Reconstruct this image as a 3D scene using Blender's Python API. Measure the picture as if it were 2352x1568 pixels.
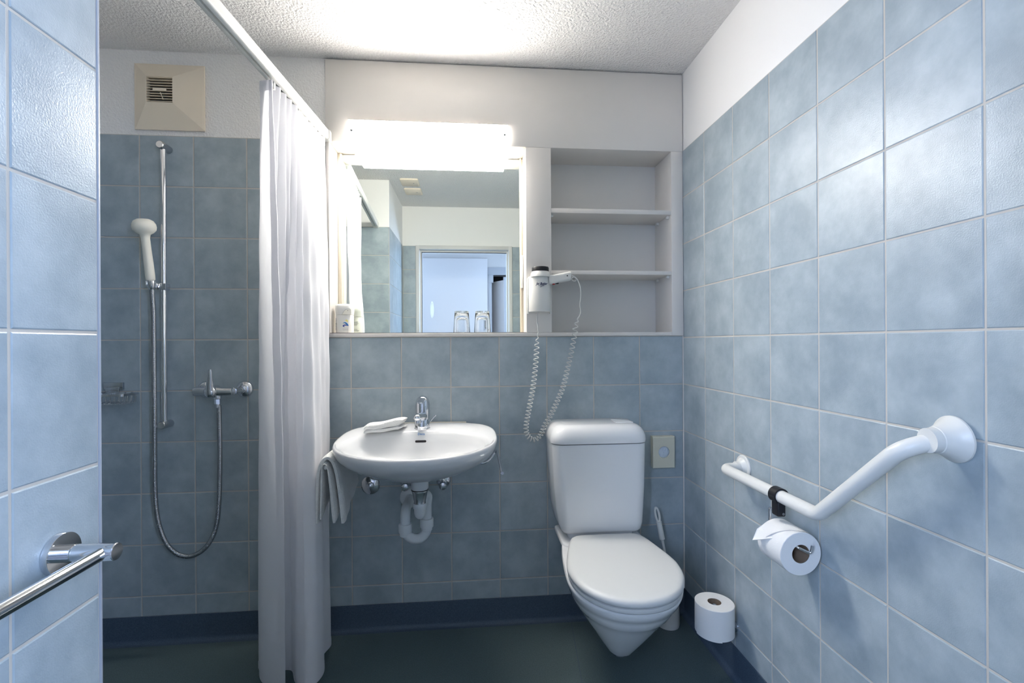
import bpy, bmesh, math, random
from math import sin, cos, pi, radians
from mathutils import Vector, Matrix

random.seed(7)
for o in list(bpy.data.objects):
    bpy.data.objects.remove(o, do_unlink=True)
scene = bpy.context.scene
COL = scene.collection

# ------------------------------------------------------------------ camera
FPX, YAW, ROLL = 1074.3, 0.0864, -0.0056
CAM = Vector((-0.9068, -1.941, 1.163))
_F = Vector((sin(YAW), cos(YAW), 0)); _R = Vector((cos(YAW), -sin(YAW), 0)); _U = Vector((0, 0, 1))
_r = _R * cos(ROLL) + _U * sin(ROLL); _u = _U * cos(ROLL) - _R * sin(ROLL)
cd = bpy.data.cameras.new('camera'); cam = bpy.data.objects.new('camera', cd); COL.objects.link(cam)
cam.matrix_world = Matrix(((_r.x, _u.x, -_F.x, CAM.x), (_r.y, _u.y, -_F.y, CAM.y), (_r.z, _u.z, -_F.z, CAM.z), (0, 0, 0, 1)))
cd.sensor_width = 36; cd.lens = FPX / 2352 * 36; cd.shift_y = 3 / 2352; cd.clip_start = 0.02
scene.camera = cam

# ------------------------------------------------------------------ light and exposure
LAMP_STRENGTH = 19.0; LAMP_UNDER = 12.0; LAMP_ENDS = 1.6
DAYLIGHT_WATTS = 34.0
scene.view_settings.view_transform = 'Standard'; scene.view_settings.look = 'None'
scene.view_settings.gamma = 1; scene.view_settings.use_curve_mapping = False
scene.view_settings.exposure = 1.92
scene.cycles.diffuse_bounces = 8; scene.cycles.max_bounces = 16; scene.cycles.transmission_bounces = 14
world = bpy.data.worlds.new('world'); scene.world = world; world.use_nodes = True
world.node_tree.nodes['Background'].inputs[0].default_value = (0.55, 0.7, 1, 1)
world.node_tree.nodes['Background'].inputs[1].default_value = 0.6
for wx_, ww in ((.75, 1.35), (-2.12, .62)):          # daylight through the doorway, from area lamps at two added, unseen windows
    ld = bpy.data.lights.new('window_daylight', 'AREA'); ld.shape = 'RECTANGLE'; ld.size = ww; ld.size_y = 1.0
    ld.energy = DAYLIGHT_WATTS * ww; ld.color = (0.50, 0.66, 1.0)
    lo = bpy.data.objects.new('window_daylight', ld); COL.objects.link(lo)
    lo.location = (wx_, -3.00, 1.72); lo.rotation_euler = (radians(-90), 0, radians(180))

# ------------------------------------------------------------------ materials
def lin(c):
    return tuple(((v / 255) / 12.92 if v / 255 <= .04045 else ((v / 255 + .055) / 1.055) ** 2.4) for v in c) + (1,)
def mat(name, rgb, rough=.5, metal=0, bump=None, mottle=None, coat=0, trans=0, ior=1.45, emit=None, spec=None, sss=0):
    """bump=(scale,strength,distance[,detail]); mottle=(rgb2,scale,amount)"""
    m = bpy.data.materials.new(name); m.use_nodes = True; nt = m.node_tree; b = nt.nodes['Principled BSDF']
    b.inputs['Base Color'].default_value = lin(rgb); b.inputs['Roughness'].default_value = rough
    b.inputs['Metallic'].default_value = metal; b.inputs['Coat Weight'].default_value = coat
    b.inputs['Transmission Weight'].default_value = trans; b.inputs['IOR'].default_value = ior
    if spec is not None: b.inputs['Specular IOR Level'].default_value = spec
    if sss: b.inputs['Subsurface Weight'].default_value = sss; b.inputs['Subsurface Scale'].default_value = .01
    g = nt.nodes.new('ShaderNodeNewGeometry'); vec = g.outputs['Position']
    if mottle:
        rgb2, sc, am = mottle[:3]
        oi = nt.nodes.new('ShaderNodeObjectInfo'); add = nt.nodes.new('ShaderNodeVectorMath'); add.operation = 'MULTIPLY_ADD'
        cx = nt.nodes.new('ShaderNodeCombineXYZ')
        for i in range(3): nt.links.new(oi.outputs['Random'], cx.inputs[i])
        nt.links.new(cx.outputs[0], add.inputs[0]); add.inputs[1].default_value = (17, 31, 23); nt.links.new(vec, add.inputs[2])
        n = nt.nodes.new('ShaderNodeTexNoise'); n.inputs['Scale'].default_value = sc; n.inputs['Detail'].default_value = 5
        n.inputs['Roughness'].default_value = .62
        nt.links.new(add.outputs[0], n.inputs['Vector'])
        r = nt.nodes.new('ShaderNodeMapRange'); r.inputs[1].default_value = .35; r.inputs[2].default_value = .68
        r.inputs[4].default_value = am; nt.links.new(n.outputs[0], r.inputs[0])
        mx = nt.nodes.new('ShaderNodeMix'); mx.data_type = 'RGBA'
        mx.inputs[6].default_value = lin(rgb); mx.inputs[7].default_value = lin(rgb2)
        nt.links.new(r.outputs[0], mx.inputs[0]); nt.links.new(mx.outputs[2], b.inputs['Base Color'])
    if bump:
        n = nt.nodes.new('ShaderNodeTexNoise'); n.inputs['Scale'].default_value = bump[0]
        n.inputs['Detail'].default_value = bump[3] if len(bump) > 3 else 3
        nt.links.new(vec, n.inputs['Vector'])
        bp = nt.nodes.new('ShaderNodeBump'); bp.inputs['Strength'].default_value = bump[1]; bp.inputs['Distance'].default_value = bump[2]
        nt.links.new(n.outputs[0], bp.inputs['Height']); nt.links.new(bp.outputs[0], b.inputs['Normal'])
    if emit:
        b.inputs['Emission Color'].default_value = emit[0]; b.inputs['Emission Strength'].default_value = emit[1]
    return m
M = {}
M['tile'] = mat('blue_glazed_tile', (148, 161, 168), .34, bump=(380, .42, .0008, 2), mottle=((177, 188, 193), 9, .9))
M['grout'] = mat('pale_grout', (196, 190, 180), .9, bump=(500, .3, .0004))
M['ceiling'] = mat('stippled_ceiling_plaster', (232, 230, 227), .9, bump=(115, 1.0, .0105, 4))
M['plaster'] = mat('rough_white_plaster', (238, 236, 233), .9, bump=(140, 1.0, .004, 4))
M['plaster_smooth'] = mat('white_wall_paint', (238, 236, 233), .8, bump=(160, .3, .001))
M['hall'] = mat('hall_paint', (178, 176, 174), .8)
M['hall_floor'] = mat('hall_floor_grey', (120, 120, 118), .6, bump=(300, .3, .001))
M['floor'] = mat('dark_green_vinyl', (72, 88, 90), .42, bump=(700, .35, .0006, 2), mottle=((98, 114, 116), 350, 1))
M['skirt'] = mat('dark_blue_vinyl_skirting', (62, 78, 94), .5, bump=(600, .4, .0006, 2), mottle=((84, 100, 118), 350, 1))
M['panel'] = mat('grey_white_laminate', (222, 217, 211), .45)
M['niche'] = mat('niche_laminate', (214, 212, 208), .5)
M['cream'] = mat('cream_aluminium_strip', (236, 228, 210), .4)
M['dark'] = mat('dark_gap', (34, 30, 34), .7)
M['mirror'] = mat('mirror_silver', (236, 243, 239), .0, 1)
M['lamp'] = mat('opal_lamp_diffuser', (255, 255, 255), .3, emit=((1, .952, .90, 1), LAMP_STRENGTH))
M['lamp_under'] = mat('opal_lamp_diffuser_underside', (255, 255, 255), .3, emit=((1, .952, .90, 1), LAMP_UNDER))
M['lamp_end'] = mat('opal_lamp_diffuser_end', (255, 255, 255), .3, emit=((1, .952, .90, 1), LAMP_ENDS))
M['steel'] = mat('brushed_steel', (150, 150, 152), .35, 1)
M['chrome'] = mat('chrome', (222, 224, 228), .07, 1)
M['chrome_soft'] = mat('satin_chrome', (190, 194, 198), .22, 1)
M['hose'] = mat('ribbed_chrome_hose', (170, 174, 178), .25, 1)
M['ceramic'] = mat('white_sanitary_ceramic', (232, 233, 234), .12, coat=.4)
M['basin'] = mat('white_basin_ceramic', (216, 217, 218), .12, coat=.4)
M['seat'] = mat('matt_white_seat_plastic', (212, 213, 212), .4)
M['white'] = mat('white_plastic', (224, 223, 218), .35)
M['cream_plastic'] = mat('cream_plastic', (240, 236, 222), .45)
M['vent'] = mat('beige_vent_plastic', (232, 219, 199), .5)
M['pipe'] = mat('white_waste_pipe', (215, 220, 224), .4)
M['black'] = mat('black_plastic', (22, 22, 26), .45)
M['fabric'] = mat('white_curtain_fabric', (244, 243, 246), .85, bump=(900, .2, .0004), sss=.0)
_nt = M['fabric'].node_tree; _b = _nt.nodes['Principled BSDF']; _o = _nt.nodes['Material Output']
_t = _nt.nodes.new('ShaderNodeBsdfTranslucent'); _t.inputs[0].default_value = lin((246, 246, 248)); _m = _nt.nodes.new('ShaderNodeMixShader'); _m.inputs[0].default_value = .36
_nt.links.new(_b.outputs[0], _m.inputs[1]); _nt.links.new(_t.outputs[0], _m.inputs[2]); _nt.links.new(_m.outputs[0], _o.inputs[0])
M['towel'] = mat('white_terry_cloth', (236, 236, 234), .95, bump=(420, 1.0, .004, 3))
M['paper'] = mat('white_tissue_paper', (230, 229, 227), .95, bump=(500, .5, .001, 2))
M['card'] = mat('brown_cardboard_core', (128, 110, 92), .9)
M['bagbox'] = mat('ivory_dispenser_plastic', (205, 202, 184), .5)
M['film'] = mat('crumpled_white_film', (200, 210, 220), .3, bump=(160, 1, .006))
M['glass'] = mat('clear_glass', (255, 255, 255), .0, trans=1, ior=1.5)
M['ink'] = mat('dark_blue_ink', (40, 50, 90), .6)
M['greyink'] = mat('grey_ink', (130, 132, 136), .6)
M['blueink'] = mat('blue_print', (20, 120, 190), .5)
M['navyink'] = mat('navy_print', (40, 60, 150), .5)
M['yellowink'] = mat('yellow_print', (240, 225, 110), .5)
M['red'] = mat('red_plastic', (170, 30, 30), .5)
M['frame'] = mat('painted_door_frame', (214, 212, 208), .45)
M['silicone'] = mat('silicone_bead', (214, 206, 186), .5)
M['hallframe'] = mat('grey_painted_frame', (150, 152, 156), .5)
M['corner_strip'] = mat('grey_corner_strip', (168, 174, 184), .35)
M['doorleaf'] = mat('white_door_leaf', (190, 188, 188), .5)

# ------------------------------------------------------------------ mesh helpers
class G:
    def __init__(s): s.v = []; s.f = []
    def add(s, vf):
        v, f = vf; k = len(s.v); s.v += [tuple(p) for p in v]; s.f += [tuple(i + k for i in q) for q in f]; return s
def obj(name, parts, m, parent=None, smooth=True, angle=38, loc=None, fix=True):
    g = G()
    for p in (parts if isinstance(parts, list) else [parts]): g.add(p)
    me = bpy.data.meshes.new(name); me.from_pydata(g.v, [], g.f); me.materials.append(M[m] if isinstance(m, str) else m)
    if fix:
        bm = bmesh.new(); bm.from_mesh(me); bmesh.ops.recalc_face_normals(bm, faces=bm.faces[:]); bm.to_mesh(me); bm.free()
    if smooth:
        me.polygons.foreach_set('use_smooth', [True] * len(me.polygons)); me.set_sharp_from_angle(angle=radians(angle))
    o = bpy.data.objects.new(name, me); COL.objects.link(o)
    if loc: o.location = loc
    if parent: put(o, parent)
    return o
def put(o, parent):
    o.parent = parent
    top = parent; off = Vector((0, 0, 0))
    while top: off += top.location; top = top.parent
    o.location = Vector(o.location) - off        # every mesh is written in room coordinates
def thing(name, label, cat, loc=(0, 0, 0), group=None):
    o = bpy.data.objects.new(name, None); COL.objects.link(o); o.location = loc; o.empty_display_size = .05
    return tag(o, label, cat, group)
def tag(o, label, cat, group=None):
    o['label'] = label; o['category'] = cat
    if group: o['group'] = group
    return o
def struct(o, label=None):
    o['kind'] = 'structure'
    if label: o['label'] = label
    return o
def box(x0, x1, y0, y1, z0, z1, bev=0, seg=2):
    if bev <= 0:
        v = [(x, y, z) for x in (x0, x1) for y in (y0, y1) for z in (z0, z1)]
        f = [(0, 1, 3, 2), (4, 6, 7, 5), (0, 4, 5, 1), (2, 3, 7, 6), (0, 2, 6, 4), (1, 5, 7, 3)]
        return v, f
    bm = bmesh.new(); bmesh.ops.create_cube(bm, size=1)
    for q in bm.verts: q.co = Vector(((x0 + x1) / 2 + q.co.x * (x1 - x0), (y0 + y1) / 2 + q.co.y * (y1 - y0), (z0 + z1) / 2 + q.co.z * (z1 - z0)))
    bmesh.ops.bevel(bm, geom=bm.edges[:], offset=bev, segments=seg, profile=.5, affect='EDGES')
    bm.verts.index_update(); r = ([tuple(q.co) for q in bm.verts], [tuple(q.index for q in f.verts) for f in bm.faces]); bm.free(); return r
def basis(d):
    d = Vector(d).normalized(); a = Vector((0, 0, 1)) if abs(d.z) < .9 else Vector((1, 0, 0))
    u = a.cross(d).normalized(); w = d.cross(u); return d, u, w
def lathe(prof, o=(0, 0, 0), d=(0, 0, 1), n=32, cap=True, sx=1, sy=1):
    d, u, w = basis(d); o = Vector(o); v = []; f = []
    for r, h in prof:
        for i in range(n):
            a = 2 * pi * i / n; v.append(o + d * h + u * (r * cos(a) * sx) + w * (r * sin(a) * sy))
    for j in range(len(prof) - 1):
        for i in range(n):
            a, b = j * n + i, j * n + (i + 1) % n; f.append((a, b, b + n, a + n))
    if cap:
        f.append(tuple(range(n - 1, -1, -1))); k = (len(prof) - 1) * n; f.append(tuple(range(k, k + n)))
    return v, f
def rod(a, b, r, n=20, bev=0):
    a, b = Vector(a), Vector(b); L = (b - a).length
    if bev: return lathe([(r - bev, 0), (r, bev), (r, L - bev), (r - bev, L)], a, b - a, n)
    return lathe([(r, 0), (r, L)], a, b - a, n)
def smoothpath(P, sub=8, closed=False):
    P = [Vector(p) for p in P]; out = []; n = len(P)
    rng = range(n) if closed else range(n - 1)
    for i in rng:
        if closed: a, b, c, e = P[(i - 1) % n], P[i], P[(i + 1) % n], P[(i + 2) % n]
        else: a, b, c, e = P[max(i - 1, 0)], P[i], P[i + 1], P[min(i + 2, n - 1)]
        for k in range(sub):
            t = k / sub
            out.append(.5 * ((2 * b) + (c - a) * t + (2 * a - 5 * b + 4 * c - e) * t * t + (3 * b - a - 3 * c + e) * t ** 3))
    if not closed: out.append(P[-1])
    return out
def fillet(P, r, seg=8):
    """polyline with rounded corners"""
    P = [Vector(p) for p in P]; out = [P[0]]
    for i in range(1, len(P) - 1):
        a, b, c = P[i - 1], P[i], P[i + 1]; d1 = (a - b).normalized(); d2 = (c - b).normalized()
        rr = r[i - 1] if isinstance(r, (list, tuple)) else r
        ang = d1.angle(d2); t = rr / math.tan(ang / 2); p1 = b + d1 * t; p2 = b + d2 * t
        bis = (d1 + d2).normalized(); cc = b + bis * (rr / sin(ang / 2))
        v1, v2 = p1 - cc, p2 - cc; th = v1.angle(v2)
        for k in range(seg + 1):
            q = k / seg; out.append(cc + (v1 * sin((1 - q) * th) + v2 * sin(q * th)) / sin(th))
    out.append(P[-1]); return out
def tube(P, r, n=12, cap=True, closed=False):
    P = [Vector(p) for p in P]; N = len(P); v = []; f = []
    T = []
    for i in range(N):
        a = P[(i - 1) % N] if closed else P[max(i - 1, 0)]; b = P[(i + 1) % N] if closed else P[min(i + 1, N - 1)]
        T.append((b - a).normalized())
    _, u, w = basis(T[0])
    for i in range(N):
        if i:
            u = (u - T[i] * u.dot(T[i])).normalized()
        w = T[i].cross(u); rr = r[i] if isinstance(r, (list, tuple)) else r
        for k in range(n):
            a = 2 * pi * k / n; v.append(P[i] + u * (rr * cos(a)) + w * (rr * sin(a)))
    for i in range(N if closed else N - 1):
        for k in range(n):
            a, b = i * n + k, i * n + (k + 1) % n; c, e = ((i + 1) % N) * n + (k + 1) % n, ((i + 1) % N) * n + k
            f.append((a, b, c, e))
    if cap and not closed:
        f.append(tuple(range(n - 1, -1, -1))); f.append(tuple(range((N - 1) * n, N * n)))
    return v, f
def loft(rings, cap0=True, cap1=True):
    n = len(rings[0]); v = [tuple(p) for r in rings for p in r]; f = []
    for j in range(len(rings) - 1):
        for i in range(n):
            a, b = j * n + i, j * n + (i + 1) % n; f.append((a, b, b + n, a + n))
    if cap0: f.append(tuple(range(n - 1, -1, -1)))
    if cap1: k = (len(rings) - 1) * n; f.append(tuple(range(k, k + n)))
    return v, f
def rrect(x0, x1, y0, y1, r, seg=6):
    """rounded rectangle in XY; r = one radius or (x0y0, x1y0, x1y1, x0y1)"""
    rs = r if isinstance(r, (tuple, list)) else (r,) * 4
    out = []
    for (cx, cy, a0, rr) in ((x0, y0, pi, rs[0]), (x1, y0, 1.5 * pi, rs[1]), (x1, y1, 0, rs[2]), (x0, y1, .5 * pi, rs[3])):
        ccx = cx + rr if cx == x0 else cx - rr; ccy = cy + rr if cy == y0 else cy - rr
        for k in range(seg + 1):
            a = a0 + k / seg * pi / 2; out.append((ccx + rr * cos(a), ccy + rr * sin(a)))
    return out
def grid(fn, nu, nv, close_u=False):
    v = [fn(i / nu, j / nv) for j in range(nv + 1) for i in range(nu + (0 if close_u else 1))]
    w = nu if close_u else nu + 1; f = []
    for j in range(nv):
        for i in range(nu):
            a = j * w + i; b = j * w + (i + 1) % w; f.append((a, b, b + w, a + w))
    return v, f
def poly_prism(pts, y0, y1):
    """pts in XZ, extruded in Y"""
    n = len(pts); v = [(x, y0, z) for x, z in pts] + [(x, y1, z) for x, z in pts]
    f = [tuple(range(n)), tuple(range(2 * n - 1, n - 1, -1))] + [(i, i + n, (i + 1) % n + n, (i + 1) % n) for i in range(n)]
    return v, f
def text(name, body, size, m, parent, loc, rot=(radians(90), 0, 0), depth=.0004, shear=0, bold=0, align='CENTER', sx=1):
    c = bpy.data.curves.new(name, 'FONT'); c.body = body; c.size = size; c.extrude = depth; c.shear = shear; c.align_x = align; c.align_y = 'CENTER'
    c.offset = bold
    t = bpy.data.objects.new(name, c); COL.objects.link(t); bpy.context.view_layer.update()
    me = bpy.data.meshes.new_from_object(t.evaluated_get(bpy.context.evaluated_depsgraph_get())); bpy.data.objects.remove(t, do_unlink=True)
    me.materials.clear(); me.materials.append(M[m]); me.name = name
    o = bpy.data.objects.new(name, me); COL.objects.link(o); o.location = loc; o.rotation_euler = rot; o.scale = (sx, 1, 1); put(o, parent); return o

# ------------------------------------------------------------------ room dimensions
ZC = 2.312                      # ceiling
XL = -1.476                     # short left wall
XS = -2.42                      # far left wall of the shower
YS = -1.168                     # wall that closes the shower towards the door
YD = -1.80                      # wall with the door
DEP = .0025                     # plaster and backing behind the tile faces
TOPZ = 1.982                    # upper edge of the tiles
CAB0, CAB1 = -1.486, 0.0        # built-in cabinet in x
CZ0 = 1.190                     # cabinet underside

struct(obj('floor', [box(XS - .1, .1, YS - .05, .1, -.06, 0), box(XL - .1, .1, YD - .12, YS - .05, -.06, 0)], 'floor', smooth=False), 'dark green grey speckled vinyl floor')
fl = bpy.data.objects['floor']
obj('welded_seam', grid(lambda a, b: (-.4985 - .115 * b * .7 + a * .0022, .0 - b * .75, .0004), 1, 6), 'skirt', fl, smooth=False, fix=False)
struct(obj('ceiling', box(XS - .1, .1, YD - .12, .3, ZC, ZC + .08), 'ceiling', smooth=False), 'stippled white plaster ceiling')

wb = struct(obj('wall_back', [box(XS - .1, CAB0, DEP, .3, 0, ZC), box(CAB0, .1, DEP, .3, 0, CZ0 - .0005), box(CAB0, .1, .2, .3, CZ0, ZC)], 'plaster', smooth=False),
            'back wall, blue tiled below and white plaster above')
wr = struct(obj('wall_right', box(DEP, .1, YD - .12, .3, 0, ZC), 'plaster_smooth', smooth=False), 'right wall, blue tiled to door height')
wl = struct(obj('wall_left', box(XL - .12, XL - DEP, YD - .12, YS - DEP, 0, ZC), 'plaster_smooth', smooth=False), 'short left wall beside the camera, blue tiled')
ws = struct(obj('wall_shower_front', box(XS - .1, XL - .12, YS - .12, YS - DEP, 0, ZC), 'plaster_smooth', smooth=False), 'wall closing the shower on the door side')
wx = struct(obj('wall_shower_left', box(XS - .1, XS - DEP, YS - .12, .3, 0, ZC), 'plaster_smooth', smooth=False), 'left wall of the shower')
DX0, DX1, DZ = -1.339, -.588, 1.953
wd = struct(obj('wall_front', [box(XL - .12, DX0 - .02, YD - .12, YD - DEP, 0, ZC), box(DX1 + .02, .1, YD - .12, YD - DEP, 0, ZC),
                               box(DX0 - .02, DX1 + .02, YD - .12, YD - DEP, DZ + .02, ZC)], 'plaster_smooth', smooth=False), 'wall with the doorway')
# the plaster end of the short wall above the tiles
# --- tiles: each one an object, equal sizes share a mesh
_tm = {}
def tile_mesh(w, h, ax, sg):
    k = (round(w, 4), round(h, 4), ax, sg)
    if k in _tm: return _tm[k]
    c = .0017; dz = .0010; L = []
    for ins, dp in ((c, 0), (0, -dz), (0, -.0024)):
        for a, b in ((-1, -1), (1, -1), (1, 1), (-1, 1)):
            p, q = a * (w / 2 - ins), b * (h / 2 - ins)
            L.append((p, sg * dp, q) if ax == 'y' else (sg * dp, p, q))
    f = [(0, 1, 2, 3)] + [(j * 4 + i, j * 4 + (i + 1) % 4, j * 4 + 4 + (i + 1) % 4, j * 4 + 4 + i) for j in (0, 1) for i in range(4)]
    me = bpy.data.meshes.new('tile'); me.from_pydata(L, [], f); me.materials.append(M['tile'])
    bm = bmesh.new(); bm.from_mesh(me); bmesh.ops.recalc_face_normals(bm, faces=bm.faces[:])
    nrm = Vector((0, sg, 0)) if ax == 'y' else Vector((sg, 0, 0))
    bm.faces.ensure_lookup_table()
    if bm.faces[0].normal.dot(nrm) < 0: bmesh.ops.reverse_faces(bm, faces=bm.faces[:])
    bm.to_mesh(me); bm.free(); _tm[k] = me; return me
GAP = .0042
def tiles(wall, ax, plane, sg, joints, rows):
    """ax: normal axis; sg: the side the faces look to"""
    n = 0
    for a, b in zip(joints[:-1], joints[1:]):
        for c, e in zip(rows[:-1], rows[1:]):
            w, h = b - a - GAP, e - c - GAP
            if w < .006 or h < .006: continue
            o = bpy.data.objects.new('tile', tile_mesh(w, h, ax, sg)); COL.objects.link(o)
            j = random.uniform(-.0002, .0002)
            o.location = ((a + b) / 2, plane + j, (c + e) / 2) if ax == 'y' else (plane + j, (a + b) / 2, (c + e) / 2)
            o.rotation_euler = (random.uniform(-.0012, .0012), 0, random.uniform(-.0012, .0012)) if ax == 'y' else (0, random.uniform(-.0012, .0012), random.uniform(-.0012, .0012))
            put(o, wall); n += 1
    x0, x1, z0, z1 = joints[0], joints[-1], rows[0], rows[-1]
    lo_, hi_ = sorted((plane - sg * .0014, plane - sg * .0026))
    obj('grout', box(x0, x1, lo_, hi_, z0, z1) if ax == 'y' else box(lo_, hi_, x0, x1, z0, z1), 'grout', wall, smooth=False)
ROWS = [.103, .182] + [.182 + .2 * k for k in range(1, 10)]
ROWB = [.103, .182, .382, .582, .782, .982, CZ0 - .001]
def seq(a, b, phase):
    """joint positions between a and b, on phase + 0.2k"""
    k = math.ceil((a - phase) / .2 + .02); L = [a]
    while phase + .2 * k < b - .004: L.append(phase + .2 * k); k += 1
    return L + [b]
tiles(wb, 'y', 0, -1, seq(CAB0, -.001, -1.3925), ROWB)
tiles(wb, 'y', 0, -1, [XS] + [-2.3925 + .2 * k for k in range(1, 5)] + [CAB0 - .0005], ROWS)
tiles(wr, 'x', 0, -1, seq(YD, -.001, -.1875), ROWS)
tiles(wl, 'x', XL, 1, seq(YD, YS - .004, -1.3105), ROWS)
tiles(ws, 'y', YS, 1, [XS, -2.279, -2.079, -1.879, -1.679, XL - .004], ROWS)
tiles(wx, 'x', XS, 1, seq(YS, 0, -.2), ROWS)
tiles(wd, 'y', YD, 1, [XL, -1.3690], ROWS)
tiles(wd, 'y', YD, 1, [-.5570, -.4, -.2, 0], ROWS)
struct(obj('trim_1', [box(XL - .0045, XL + .0004, YS - .0045, YS + .0004, .1, TOPZ, .001)], 'corner_strip'), 'pale corner strip on the edge of the short left wall')
# vinyl skirting with a coved foot
def skirt(name, p0, p1, inward, label):
    p0, p1, inn = Vector(p0), Vector(p1), Vector(inward)
    prof = [(.0, .1045), (.0028, .1035), (.003, .10)]
    R = .017
    prof += [(.003 + R - R * cos(t), .001 + R - R * sin(t)) for t in [k / 8 * pi / 2 for k in range(9)]] + [(.024, .0003)]
    v = []; f = []
    for p in (p0, p1):
        for d, z in prof: v.append(p + inn * d + Vector((0, 0, z)))
        v.append(p + Vector((0, 0, .0003)))
    n = len(prof) + 1
    for i in range(n): f.append((i, (i + 1) % n, (i + 1) % n + n, i + n))
    f += [tuple(range(n)), tuple(range(2 * n - 1, n - 1, -1))]
    return struct(obj(name, (v, f), 'skirt', angle=30), label)
skirt('baseboard_back', (XS, .001, 0), (0, .001, 0), (0, -1, 0), 'dark vinyl skirting along the back wall')
skirt('baseboard_right', (.001, 0, 0), (.001, YD, 0), (-1, 0, 0), 'dark vinyl skirting along the right wall')
skirt('baseboard_left', (XL - .001, YS, 0), (XL - .001, YD, 0), (1, 0, 0), 'dark vinyl skirting along the short left wall')
skirt('baseboard_shower_front', (XS, YS - .001, 0), (XL, YS - .001, 0), (0, 1, 0), 'dark vinyl skirting in the shower')
skirt('baseboard_shower_left', (XS - .001, 0, 0), (XS - .001, YS, 0), (1, 0, 0), 'dark vinyl skirting on the left of the shower')

# ------------------------------------------------------------------ doorway and hall behind the camera (seen in the mirror)
dr = struct(obj('door_1', [box(-1.368, DX0, YD - .13, YD + .012, 0, 1.985, .003), box(DX1, -.5575, YD - .13, YD + .012, 0, 1.985, .003),
                    box(DX0 - .002, DX1 + .002, YD - .13, YD + .012, DZ, 1.985, .003)], 'frame'), 'painted door frame of the bathroom doorway')
obj('rebate', [box(DX0, DX0 + .013, YD - .13, YD - .05, 0, DZ), box(DX1 - .013, DX1, YD - .13, YD - .05, 0, DZ), box(DX0 + .013, DX1 - .013, YD - .13, YD - .05, DZ - .013, DZ)], 'frame', dr, smooth=False)
obj('seal', [box(DX0 + .013, DX0 + .017, YD - .06, YD - .05, 0, DZ - .013), box(DX0 + .013, DX1 - .013, YD - .06, YD - .05, DZ - .017, DZ - .013)], 'dark', dr, smooth=False)  # dark strips stand in for the shaded gaps of the rebate
HX0, HX1, HY = -2.5, 1.6, -3.05
struct(obj('floor_hall', box(HX0, HX1, HY - .1, YD - .12, -.06, 0), 'hall_floor', smooth=False), 'hall floor')
struct(obj('ceiling_hall', box(HX0, HX1, HY - .1, YD - .12, ZC, ZC + .08), 'hall', smooth=False), 'hall ceiling')
OX0, OX1, OZ1 = -.722, -.30, 1.92       # dark opening in the far hall wall
wh = struct(obj('wall_hall_back', [box(-1.78, OX0, HY - .1, HY, 0, ZC), box(HX0, -1.78, HY - .1, HY, 0, 1.15), box(HX0, -1.78, HY - .1, HY, 2.25, ZC), box(OX0, OX1, HY - .1, HY, OZ1, ZC), box(OX1, .05, HY - .1, HY, 0, ZC), box(.05, HX1, HY - .1, HY, 0, 1.15), box(.05, HX1, HY - .1, HY, 2.25, ZC), box(1.5, HX1, HY - .1, HY, 1.15, 2.25)], 'hall', smooth=False), 'pale hall wall seen in the mirror')
struct(obj('wall_hall_front', [box(.1, HX1, YD - .12, YD - .04, 0, ZC), box(HX0, XS - .1, YD - .12, YD - .04, 0, ZC)], 'hall', smooth=False), 'hall side of the bathroom wall')
struct(obj('wall_hall_left', box(HX0 - .1, HX0, HY - .1, YD - .04, 0, ZC), 'hall', smooth=False), 'left end of the hall')
struct(obj('wall_hall_right', box(HX1, HX1 + .1, HY - .1, YD - .04, 0, ZC), 'hall', smooth=False), 'right end of the hall')
for k, (a, b) in enumerate(((.05, 1.5), (-2.5, -1.78))):  # added windows, placed outside the mirror's view for their light
    wn = struct(obj('window_%d' % (k + 1), [box(a, a + .05, HY - .06, HY - .01, 1.15, 2.25), box(b - .05, b, HY - .06, HY - .01, 1.15, 2.25), box(a + .05, b - .05, HY - .06, HY - .01, 1.15, 1.20), box(a + .05, b - .05, HY - .06, HY - .01, 2.20, 2.25)], 'frame', smooth=False), 'hall window')
    obj('pane', box(a + .05, b - .05, HY - .038, HY - .032, 1.20, 2.20), 'glass', wn, smooth=False)
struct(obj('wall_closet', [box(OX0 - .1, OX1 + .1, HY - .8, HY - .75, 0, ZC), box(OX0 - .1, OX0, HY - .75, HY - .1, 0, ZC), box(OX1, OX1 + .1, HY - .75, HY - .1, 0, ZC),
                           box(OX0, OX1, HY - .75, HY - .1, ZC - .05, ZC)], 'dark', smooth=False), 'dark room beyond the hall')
d2 = struct(obj('door_2', [box(OX0, OX0 + .045, HY - .05, HY + .012, 0, 1.835, .002), box(OX0, OX1, HY - .05, HY + .012, OZ1, 2.007, .002), box(OX0, OX0 + .062, HY - .05, HY + .012, 1.835, OZ1, .002)], 'hallframe'), 'hall doorway with a dark room behind, seen in the mirror')
def leaf(x0, y0, x1, y1, th, z0, z1):
    d = Vector((x1 - x0, y1 - y0, 0)).normalized(); n_ = Vector((-d.y, d.x, 0)) * th; q = [Vector((x0, y0, 0)), Vector((x1, y1, 0)), Vector((x1, y1, 0)) - n_, Vector((x0, y0, 0)) - n_]
    return loft([[(p.x, p.y, z) for p in q] for z in (z0, z1)])
obj('door_leaf', leaf(-.676, HY - .16, -.545, HY + .05, .04, .01, 1.86), 'doorleaf', d2, smooth=False)
obj('door_edge', leaf(-.5445, HY + .0495, -.470, HY + .03, .03, .01, 1.895), 'hallframe', d2, smooth=False)
obj('seal', box(-.688, -.680, HY - .04, HY + .004, .01, 1.832), 'dark', d2, smooth=False)  # narrow dark strip beside the leaf

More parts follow.
